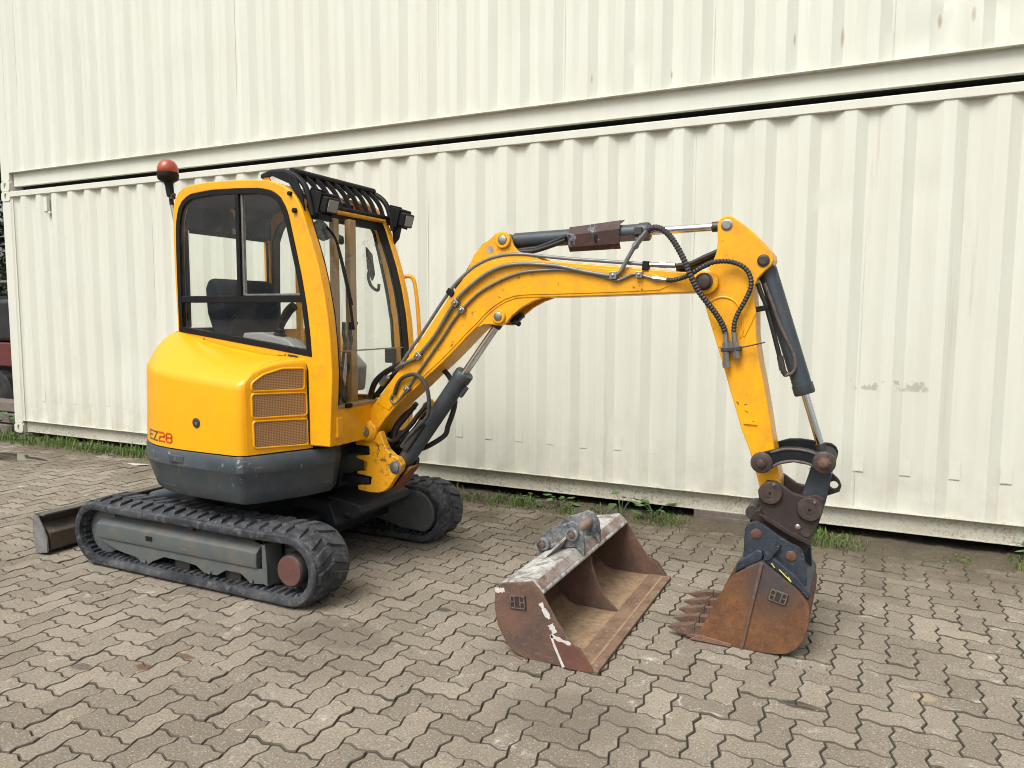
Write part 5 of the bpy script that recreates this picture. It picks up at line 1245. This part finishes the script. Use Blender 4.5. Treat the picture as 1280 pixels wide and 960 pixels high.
# --- digging bucket on the hitch
BN, BF = -2.052, -1.532
side = [(-.399, .432), (-.470, .388), (-.530, .340), (-.599, .210), (-.640, .115), (-.675, .032), (-.700, .010), (-.62, .003), (-.483, .002), (-.404, .003), (-.328, .006), (-.280, .018), (-.240, .045), (-.207, .097), (-.190, .164), (-.187, .238), (-.200, .272), (-.238, .317), (-.314, .371)]
bk = build('digging_bucket', MB().prism(side, BN, BN+.016), RUSTB, EX, bev=.004)
build('side_plate', MB().prism(side, BF-.016, BF), RUSTB, bk, bev=.004)
shell = [(-.700, .012), (-.62, .004), (-.483, .003), (-.404, .004), (-.328, .007), (-.280, .019), (-.241, .046), (-.208, .098), (-.191, .164), (-.188, .238), (-.201, .272), (-.238, .316), (-.314, .370), (-.399, .431), (-.470, .387)]
build('shell', skin(resample(shell, 60), BN+.0165, BF-.0165, -.014), RUSTB, bk, smooth=50)
build('cutting_edge', MB().prism([(-.735, .012), (-.725, .028), (-.66, .034), (-.60, .026), (-.60, .004)], BN-.004, BF+.004), TOOTHM, bk, bev=.003)
build('side_cutter', MB().prism([(-.716, .006), (-.672, .036), (-.52, .020), (-.52, .004)], BN-.010, BN-.0005), rust('cutter_steel', (.2, .11, .08), (.15, .075, .05), (.27, .2, .16), 14), bk, bev=.003)
build('corner_rib', MB().obox((-.437, BN-.004, .215), (.0385, 0, .212), (0, .005, 0), (.008, 0, -.0015)), rust('rib_steel', (.13, .07, .045), (.1, .06, .045), (.17, .15, .13), 9), bk, bev=.003)
build('top_shoulder', MB().prism([(-.525, .343), (-.40, .43), (-.40, .470), (-.425, .478), (-.51, .405)], BN+.03, BF-.03), BKTBLUE, bk, bev=.01)
build('back_shoulder', MB().prism([(-.40, .43), (-.238, .315), (-.195, .27), (-.19, .30), (-.245, .375), (-.335, .44), (-.385, .475)], BN+.025, BF-.025), BKTBLUE, bk, bev=.01)
ear = [(-.487, .558), (-.472, .587), (-.437, .601), (-.402, .588), (-.342, .549), (-.286, .519), (-.242, .503), (-.224, .467), (-.212, .400), (-.205, .33), (-.26, .345), (-.32, .395), (-.39, .44), (-.43, .45), (-.49, .40), (-.488, .48)]
for ya in (-1.998, -1.695):
    e_ = build('mounting_ear', MB().prism(ear, ya, ya+.024), BKTBLUE, bk, bev=.004)
build('mounting_pin', MB().lathe((-.434, -2.004, .545), (-.434, -1.66, .545), [(0, .020), (.002, .0235), (.34, .0235), (.342, .02)], 22), PINR, bk)
build('mounting_pin', MB().lathe((-.279, -2.004, .461), (-.279, -1.66, .461), [(0, .020), (.002, .0235), (.34, .0235), (.342, .02)], 22), PINR, bk)
build('gusset', MB().prism([(-.345, .508), (-.325, .512), (-.325, .50), (-.365, .44), (-.385, .43), (-.39, .445)], -2.035, -1.9985), BKTBLUE, bk, bev=.004)
def emblem(parent, c, ux, uz, n, m, m2):
    c, ux, uz, n = map(Vector, (c, ux, uz, n)); mb = MB()
    mb.obox(c+uz*.92, ux*1.05, n*.0045, uz*.14); mb.obox(c-uz*.92, ux*1.0, n*.004, uz*.10)
    for q in (-.95, -.38, .38, .95): mb.obox(c+ux*q, ux*.10, n*.0045, uz*.8)
    mb.obox(c-ux*.66, ux*.2, n*.004, uz*.09); mb.obox(c+ux*.66, ux*.2, n*.004, uz*.09)
    o = build('cast_emblem', mb, m, parent, bev=.0015, segs=1)
    build('emblem_ground', MB().obox(c+n*-.0005, ux*1.12, n*.0012, uz*1.05), m2, parent)
EMB = rust('emblem_steel', (.09, .06, .048), (.14, .115, .10), (.06, .045, .04), 30)
emblem(bk, (-.323, BN-.004, .280), (.036, 0, -.008), (.006, 0, .026), (0, -1, 0), EMB, HITCH)
# teeth
for k in range(5):
    y = BN+.022+k*(BF-BN-.044)/4; mb = MB(); w = .027
    sec = [(-.600, .034, .066, w*.62), (-.660, .030, .078, w*.72), (-.694, .028, .074, w*.72), (-.697, .022, .080, w*.95), (-.735, .022, .070, w*.95), (-.785, .028, .056, w*.78), (-.828, .036, .041, w*.35)]
    for x, za, zb_, ww in sec: mb.v += [(x, y-ww, za), (x, y+ww, za), (x, y+ww*.8, zb_), (x, y-ww*.8, zb_)]
    for i in range(len(sec)-1):
        for q in range(4): mb.f.append((i*4+q, i*4+(q+1) % 4, (i+1)*4+(q+1) % 4, (i+1)*4+q))
    mb.f += [(0, 1, 2, 3), tuple(len(sec)*4-4+q for q in (3, 2, 1, 0))]
    tt = build('tooth', mb, TOOTHD, bk, bev=.002)
for a, b in (((-.345, .405), (-.36, .425)), ((-.325, .400), (-.272, .350)), ((-.272, .350), (-.285, .372))):
    build('paint_mark', MB().tube([(a[0], BN+.022, a[1]), (b[0], BN+.022, b[1])], .0026, 6), YMARK, bk)

# --- pipes, hoses and clamps on the boom
p1 = [(-2.46, 1.24), (-2.433, 1.276), (-2.371, 1.354), (-2.302, 1.438), (-2.121, 1.672), (-2.033, 1.757), (-1.947, 1.816), (-1.856, 1.853), (-1.766, 1.868), (-1.671, 1.868), (-1.563, 1.855), (-1.368, 1.833), (-1.253, 1.823), (-1.033, 1.802), (-.958, 1.794), (-.860, 1.790)]
build('hydraulic_pipe', MB().tube(sp2(p1, -1.925, 3), .0095, 10), PIPE, EX, smooth=60)
p2 = [(-2.423, 1.259), (-2.328, 1.299), (-2.307, 1.314), (-2.281, 1.343), (-2.201, 1.429), (-2.123, 1.541), (-2.051, 1.637), (-1.972, 1.704), (-1.873, 1.769), (-1.768, 1.807), (-1.659, 1.816), (-1.552, 1.810), (-1.447, 1.798), (-1.31, 1.768), (-1.178, 1.745), (-1.158, 1.746), (-1.126, 1.764), (-1.096, 1.818), (-1.065, 1.871), (-1.041, 1.907), (-.998, 1.957)]
build('hydraulic_pipe', MB().tube(sp2(p2, -1.949, 3), .0105, 10), PIPE, EX, smooth=60)
p3 = [(-2.491, 1.081), (-2.505, 1.055), (-2.490, 1.036), (-2.470, 1.034), (-2.453, 1.048), (-2.394, 1.115), (-2.325, 1.205), (-2.231, 1.321), (-2.145, 1.430), (-2.078, 1.521), (-1.999, 1.603), (-1.906, 1.677), (-1.771, 1.741), (-1.661, 1.772), (-1.554, 1.780), (-1.435, 1.781), (-1.278, 1.755), (-1.192, 1.734), (-1.147, 1.721), (-1.102, 1.736), (-1.064, 1.751), (-1.026, 1.747), (-.958, 1.728), (-.896, 1.721)]
build('hydraulic_pipe', MB().tube(sp2(p3, -1.944, 3), .0075, 10), PIPE, EX, smooth=60)
def chose(name, pts, y, r, pitch=.015, mat=None):      # corrugated hose
    P = sp2(pts, y, 14) if not isinstance(y, list) else spline([(a, yy, b) for (a, b), yy in zip(pts, y)], 14)
    out = [P[0]]; acc = 0; Q = []
    L_ = [0]
    for a, b in zip(P, P[1:]): L_.append(L_[-1]+(b-a).length)
    n = int(L_[-1]/(pitch/2)); j = 0
    for i in range(n+1):
        s = L_[-1]*i/n
        while j < len(L_)-2 and L_[j+1] < s: j += 1
        Q.append(P[j].lerp(P[j+1], (s-L_[j])/max(1e-9, L_[j+1]-L_[j])))
    return build(name, MB().tube(Q, [r if i % 2 else r*.76 for i in range(len(Q))], 10), mat or HOSEC, EX, smooth=0)
hA = [(-.896, 1.721), (-.863, 1.719), (-.816, 1.728), (-.769, 1.745), (-.724, 1.771), (-.680, 1.793), (-.634, 1.801), (-.589, 1.797), (-.544, 1.778), (-.516, 1.750), (-.502, 1.713), (-.503, 1.677), (-.516, 1.641), (-.532, 1.607), (-.555, 1.563), (-.569, 1.521), (-.572, 1.475)]
chose('hydraulic_hose', hA, [-1.945, -1.95, -1.965, -1.985, -1.995, -1.99, -1.975]+[-1.955]*10, .0125)
hB = [(-1.000, 1.955), (-.985, 1.968), (-.948, 1.970), (-.905, 1.953), (-.862, 1.911), (-.825, 1.857), (-.794, 1.802), (-.763, 1.732), (-.727, 1.662), (-.690, 1.611), (-.650, 1.556), (-.622, 1.505), (-.610, 1.470)]
chose('hydraulic_hose', hB, [-1.93, -1.94, -1.965, -1.985, -2.0, -2.012, -2.02, -2.022, -2.01, -1.995, -1.975, -1.96, -1.953], .0155)
ft = MB()
ft.tube([(-.610, -1.95, 1.475), (-.606, -1.95, 1.42)], .013, 10).tube([(-.608, -1.95, 1.425), (-.602, -1.95, 1.315)], .016, 6).tube([(-.572, -1.95, 1.475), (-.564, -1.95, 1.42)], .012, 10).tube([(-.566, -1.95, 1.43), (-.555, -1.95, 1.352)], .0175, 6)
vb = build('hose_coupling', ft, STEEL, EX, smooth=30)
build('coupling_plate', MB().obox((-.582, -1.945, 1.395), (.046, 0, .004), (0, .022, 0), (-.001, 0, .010)), DKSTEEL, vb, bev=.003)
build('coupling_nut', MB().tube([(-.603, -1.95, 1.335), (-.600, -1.95, 1.308)], .019, 6).tube([(-.586, -1.95, 1.43), (-.583, -1.95, 1.40)], .012, 6), STEEL, vb, smooth=30)
build('tie_wire', MB().tube(spline([(-.545, -1.95, 1.402), (-.50, -1.955, 1.412), (-.455, -1.96, 1.424), (-.43, -1.96, 1.430)], 3), .0035, 6), DKSTEEL, vb)
def hose(pts, ys, r, mat=HOSE):
    P = [(a, y, b) for (a, b), y in zip(pts, ys if isinstance(ys, list) else [ys]*len(pts))]
    return build('hydraulic_hose', MB().tube(spline(P, 5), r, 12), mat, EX, smooth=60)
hose([(-2.478, 1.084), (-2.456, 1.137), (-2.421, 1.179), (-2.366, 1.204), (-2.312, 1.206), (-2.272, 1.174), (-2.246, 1.124), (-2.240, 1.068), (-2.243, 1.025), (-2.262, .966), (-2.338, .897), (-2.407, .833), (-2.46, .77)], [-1.945, -1.95, -1.955, -1.96, -1.96, -1.958, -1.955, -1.95, -1.945, -1.935, -1.92, -1.91, -1.90], .0115, rust('dusty_hose', (.06, .058, .055), (.04, .04, .04), (.1, .09, .08), 14))
hose([(-2.46, 1.257), (-2.496, 1.241), (-2.574, 1.203), (-2.639, 1.153), (-2.676, 1.097), (-2.692, 1.048), (-2.671, 1.001), (-2.642, .96), (-2.60, .92)], [-1.92, -1.915, -1.905, -1.90, -1.89, -1.88, -1.865, -1.85, -1.84], .0175)
hose([(-2.47, 1.235), (-2.559, 1.178), (-2.61, 1.132), (-2.669, 1.069), (-2.744, 1.028), (-2.774, .996), (-2.76, .96), (-2.738, .936), (-2.694, .905)], -1.85, .0165)
hose([(-2.48, 1.21), (-2.58, 1.13), (-2.65, 1.04), (-2.71, .99), (-2.72, .94), (-2.68, .90)], -1.80, .0165)
hose([(-2.243, 1.238), (-2.196, 1.193), (-2.176, 1.153), (-2.156, 1.055), (-2.169, .984), (-2.203, .899), (-2.224, .844), (-2.31, .786), (-2.389, .749), (-2.45, .74)], -1.80, .0155)
hose([(-2.28, 1.04), (-2.362, .956), (-2.397, .91), (-2.503, .813), (-2.557, .80), (-2.61, .83)], -1.885, .014)
hose([(-2.26, 1.02), (-2.33, .965), (-2.40, .88), (-2.47, .81), (-2.53, .76), (-2.60, .77)], -1.84, .014)
hose([(-2.38, 1.03), (-2.45, .95), (-2.52, .87), (-2.55, .78), (-2.60, .72)], -1.86, .015)
hose([(-2.42, 1.0), (-2.50, .94), (-2.56, .87), (-2.59, .78)], -1.82, .015)
hose([(-1.86, 1.945), (-1.905, 1.940), (-1.95, 1.915), (-1.985, 1.868), (-2.022, 1.81), (-2.06, 1.76), (-2.125, 1.70)], -1.845, .017)
hose([(-1.44, 1.935), (-1.537, 1.905), (-1.623, 1.885), (-1.681, 1.885), (-1.735, 1.88)], -1.895, .0125)
hose([(-1.44, 1.955), (-1.537, 1.922), (-1.61, 1.90), (-1.66, 1.897), (-1.735, 1.89)], -1.885, .0125)
hose([(-.870, 1.790), (-.798, 1.801), (-.739, 1.827), (-.660, 1.860)], -1.865, .013)
hose([(-.870, 1.785), (-.791, 1.788), (-.732, 1.811), (-.660, 1.840)], -1.84, .013)
hose([(-.880, 1.780), (-.791, 1.778), (-.732, 1.797), (-.660, 1.82)], -1.81, .013)
for (x, z), s, an in (((-2.311, 1.313), .020, .9), ((-2.387, 1.122), .017, .9), ((-2.066, 1.612), .019, .9), ((-2.026, 1.575), .017, .9), ((-1.162, 1.747), .019, 0), ((-1.030, 1.748), .017, 0)):
    e = Vector((cos(an), 0, sin(an))); nn = Vector((-sin(an), 0, cos(an)))
    c_ = build('pipe_clamp', MB().obox((x, -1.945, z), e*s, (0, .016, 0), nn*s), STEEL, EX, bev=.004)
    build('clamp_bolt', MB().lathe((x, -1.960, z), (x, -1.970, z), [(0, .008), (.006, .008), (.009, .004)], 8), STEEL, c_)
for (x, z), an in (((-2.112, 1.675), .9), ((-1.003, 1.798), -.08)):
    e = Vector((cos(an), 0, sin(an))); nn = Vector((-sin(an), 0, cos(an)))
    build('pipe_clamp', MB().obox(Vector((x, -1.925, z))-nn*.006, e*.016, (0, .018, 0), nn*.022), BLKPL, EX, bev=.003)
build('pipe_fitting', MB().tube([(-.985, -1.925, 1.797), (-.86, -1.925, 1.790)], .0125, 8).tube([(-.935, -1.925, 1.794), (-.905, -1.925, 1.792)], .0165, 6), STEEL, EX, smooth=30)
build('pipe_fitting', MB().tube([(-2.475, -1.925, 1.232), (-2.415, -1.945, 1.262)], .015, 6), STEEL, EX, smooth=30)
build('pipe_fitting', MB().tube([(-2.60, -1.90, 1.135), (-2.555, -1.905, 1.185)], .020, 6), STEEL, EX, smooth=30)
build('pipe_fitting', MB().tube([(-.965, -1.944, 1.730), (-.890, -1.944, 1.720)], .011, 8).tube([(-.952, -1.944, 1.728), (-.935, -1.944, 1.726)], .0145, 6), STEEL, EX, smooth=30)
build('pipe_fitting', MB().tube([(-1.062, -1.948, 1.878), (-1.022, -1.94, 1.932)], .0145, 8).tube([(-1.058, -1.948, 1.882), (-1.047, -1.946, 1.897)], .019, 6), PIPE, EX, smooth=30)
# brackets seen under the boom foot
build('work_step', MB().prism([(-2.39, 1.02), (-2.34, 1.05), (-2.31, 1.02), (-2.33, .97), (-2.37, .97), (-2.40, .90), (-2.44, .93)], -1.775, -1.752), YEL, EX, bev=.006)

# ------------------------------------------------------------------ loose grading bucket on the paving
LB = thing('grading_bucket', 'wide rusty toothless grading bucket with whitish worn top, lying on the paving', 'bucket', (-1.25, -1.93, 0))
LN, LF = -2.585, -1.285
ls = [(-1.494, .295), (-1.486, .316), (-1.458, .332), (-1.311, .363), (-1.262, .318), (-1.188, .203), (-1.119, .112), (-1.079, .097), (-1.022, .020), (-1.148, .003), (-1.234, .002), (-1.345, .004), (-1.393, .020), (-1.434, .055), (-1.480, .132), (-1.496, .21)]
build('side_plate', MB().prism(ls, LN, LN+.014), RUSTL, LB, bev=.003)
build('side_plate', MB().prism(ls, LF-.014, LF), RUSTL, LB, bev=.003)
sh = [(-1.03, .012), (-1.148, .004), (-1.234, .003), (-1.345, .005), (-1.393, .021), (-1.434, .056), (-1.479, .132), (-1.495, .21), (-1.493, .295), (-1.470, .325)]
inn = resample(sh, 40)
build('shell', skin(inn, LN+.0145, LF-.0145, .012), RUSTIN, LB, smooth=50)
build('cutting_edge', MB().prism([(-.992, .004), (-.992, .020), (-1.06, .024), (-1.12, .022), (-1.12, .002), (-1.0, .001)], LN-.006, LF+.006), rust('lip_steel', (.21, .135, .085), (.13, .075, .050), (.30, .22, .155), 9, scratch=.3), LB, bev=.004)
build('wear_plate', MB().prism([(-1.145, .004), (-1.205, .125), (-1.115, .118), (-1.072, .10), (-1.008, .014), (-1.06, .003)], LN-.009, LN-.0005), rust('wear_plate_rust', (.16, .07, .045), (.11, .05, .038), (.2, .1, .07), 8), LB, bev=.002)
build('wear_plate', MB().prism([(-1.145, .004), (-1.205, .125), (-1.115, .118), (-1.072, .10), (-1.008, .014), (-1.06, .003)], LF+.0005, LF+.009), RUSTL, LB, bev=.002)
build('top_beam', MB().prism([(-1.470, .326), (-1.462, .336), (-1.314, .367), (-1.302, .364), (-1.258, .322), (-1.256, .312), (-1.268, .303), (-1.30, .30), (-1.44, .29)], LN+.0145, LF-.0145), WORNW, LB, bev=.004)
build('beam_strip', MB().obox((-1.284, (LN+LF)/2, .3455), (.0165, 0, -.0165), (0, (LF-LN)/2-.02, 0), (.002, 0, .002)), rust('beam_strip_steel', (.33, .31, .29), (.16, .085, .055), (.42, .40, .38), 6), LB, bev=.002)
rib = [(-1.27, .305), (-1.262, .25), (-1.235, .17), (-1.185, .085), (-1.11, .018), (-1.36, .016), (-1.42, .05), (-1.465, .13), (-1.482, .21), (-1.480, .29)]
build('inner_rib', MB().prism(rib, -1.925, -1.910), RUSTL, LB, bev=.003)
lear = [(-1.508, .285), (-1.512, .36), (-1.503, .398), (-1.478, .425), (-1.44, .456), (-1.365, .483), (-1.328, .503), (-1.292, .492), (-1.266, .455), (-1.257, .40), (-1.256, .330), (-1.30, .372), (-1.458, .342), (-1.49, .30)]
for ya in (-2.058, -1.815):
    e_ = build('mounting_ear', MB().prism(lear, ya, ya+.022), EARW, LB, bev=.004)
    for (x, z) in ((-1.477, .368), (-1.318, .440)):
        yy = ya-.001 if ya < -2 else ya+.023; sg = -1 if ya < -2 else 1
        build('pin_collar', MB().lathe((x, yy, z), (x, yy+sg*.022, z), [(0, .036), (.016, .035), (.020, .030), (.0205, .022), (.017, .021), (.0175, .001)], 26), EARW, e_)
        build('pin_bolt', MB().lathe((x, yy+sg*.016, z), (x, yy+sg*.028, z), [(0, .017), (.008, .016), (.011, .010)], 10), RUSTL, e_)
build('mounting_pin', MB().cyl((-1.318, -2.036, .440), (-1.318, -1.815, .440), .024, 22), rust('pin_rust', (.28, .19, .15), (.2, .12, .09), (.36, .27, .22), 12), LB)
build('mounting_pin', MB().cyl((-1.477, -2.036, .368), (-1.477, -1.815, .368), .022, 22), RUSTL, LB)
gus = MB()
gus.add([(-1.345, -2.06, .435), (-1.34, -2.06, .425), (-1.40, -2.22, .352), (-1.415, -2.22, .350), (-1.40, -2.06, .352), (-1.385, -2.06, .352)], [(0, 1, 2, 3), (0, 3, 4), (1, 5, 2), (0, 4, 5, 1), (3, 2, 5, 4)])
build('ear_gusset', gus, WORNW, LB, smooth=0)
gus = MB()
gus.add([(-1.345, -1.79, .435), (-1.34, -1.79, .425), (-1.40, -1.64, .352), (-1.415, -1.64, .350), (-1.40, -1.79, .352), (-1.385, -1.79, .352)], [(0, 1, 2, 3), (0, 3, 4), (1, 5, 2), (0, 4, 5, 1), (3, 2, 5, 4)])
build('ear_gusset', gus, WORNW, LB, smooth=0)
emblem(LB, (-1.378, LN-.004, .260), (.036, 0, .003), (-.003, 0, .030), (0, -1, 0), EMB, HITCH)
# chalk-white paint strokes on the near side plate
def mark(pts, w, y=LN-.0018):
    mb = MB()
    for a, b in zip(pts, pts[1:]):
        a, b = Vector(a), Vector(b); d = (b-a).normalized(); nn = Vector((-d.y, d.x))*w/2; k = 5
        rg = random.Random(int(abs(a.x)*9999)); prev = None
        for i in range(k+1):
            c = a.lerp(b, i/k); w2 = rg.uniform(.6, 1.25); q = ((c+nn*w2).x, y, (c+nn*w2).y), ((c-nn*w2).x, y, (c-nn*w2).y)
            if prev: mb.add([prev[0], q[0], q[1], prev[1]], [(0, 1, 2, 3)])
            prev = q
    build('paint_mark', mb, WORNW2, LB, smooth=0, recalc=False)
WORNW2 = rust('chalky_white_paint', (.60, .58, .54), (.52, .50, .46), (.30, .2, .15), 22, .8)
mark([(-1.492, .297), (-1.462, .300), (-1.445, .306)], .026)
mark([(-1.266, .275), (-1.245, .24), (-1.222, .21)], .022); mark([(-1.218, .185), (-1.195, .150)], .030)
mark([(-1.212, .140), (-1.185, .132), (-1.118, .118)], .018, LN-.0105); mark([(-1.212, .142), (-1.196, .10), (-1.150, .006)], .012, LN-.0105)

# ------------------------------------------------------------------ tidy helper properties
for o in bpy.data.objects:
    if '_o' in o.keys(): del o['_o']
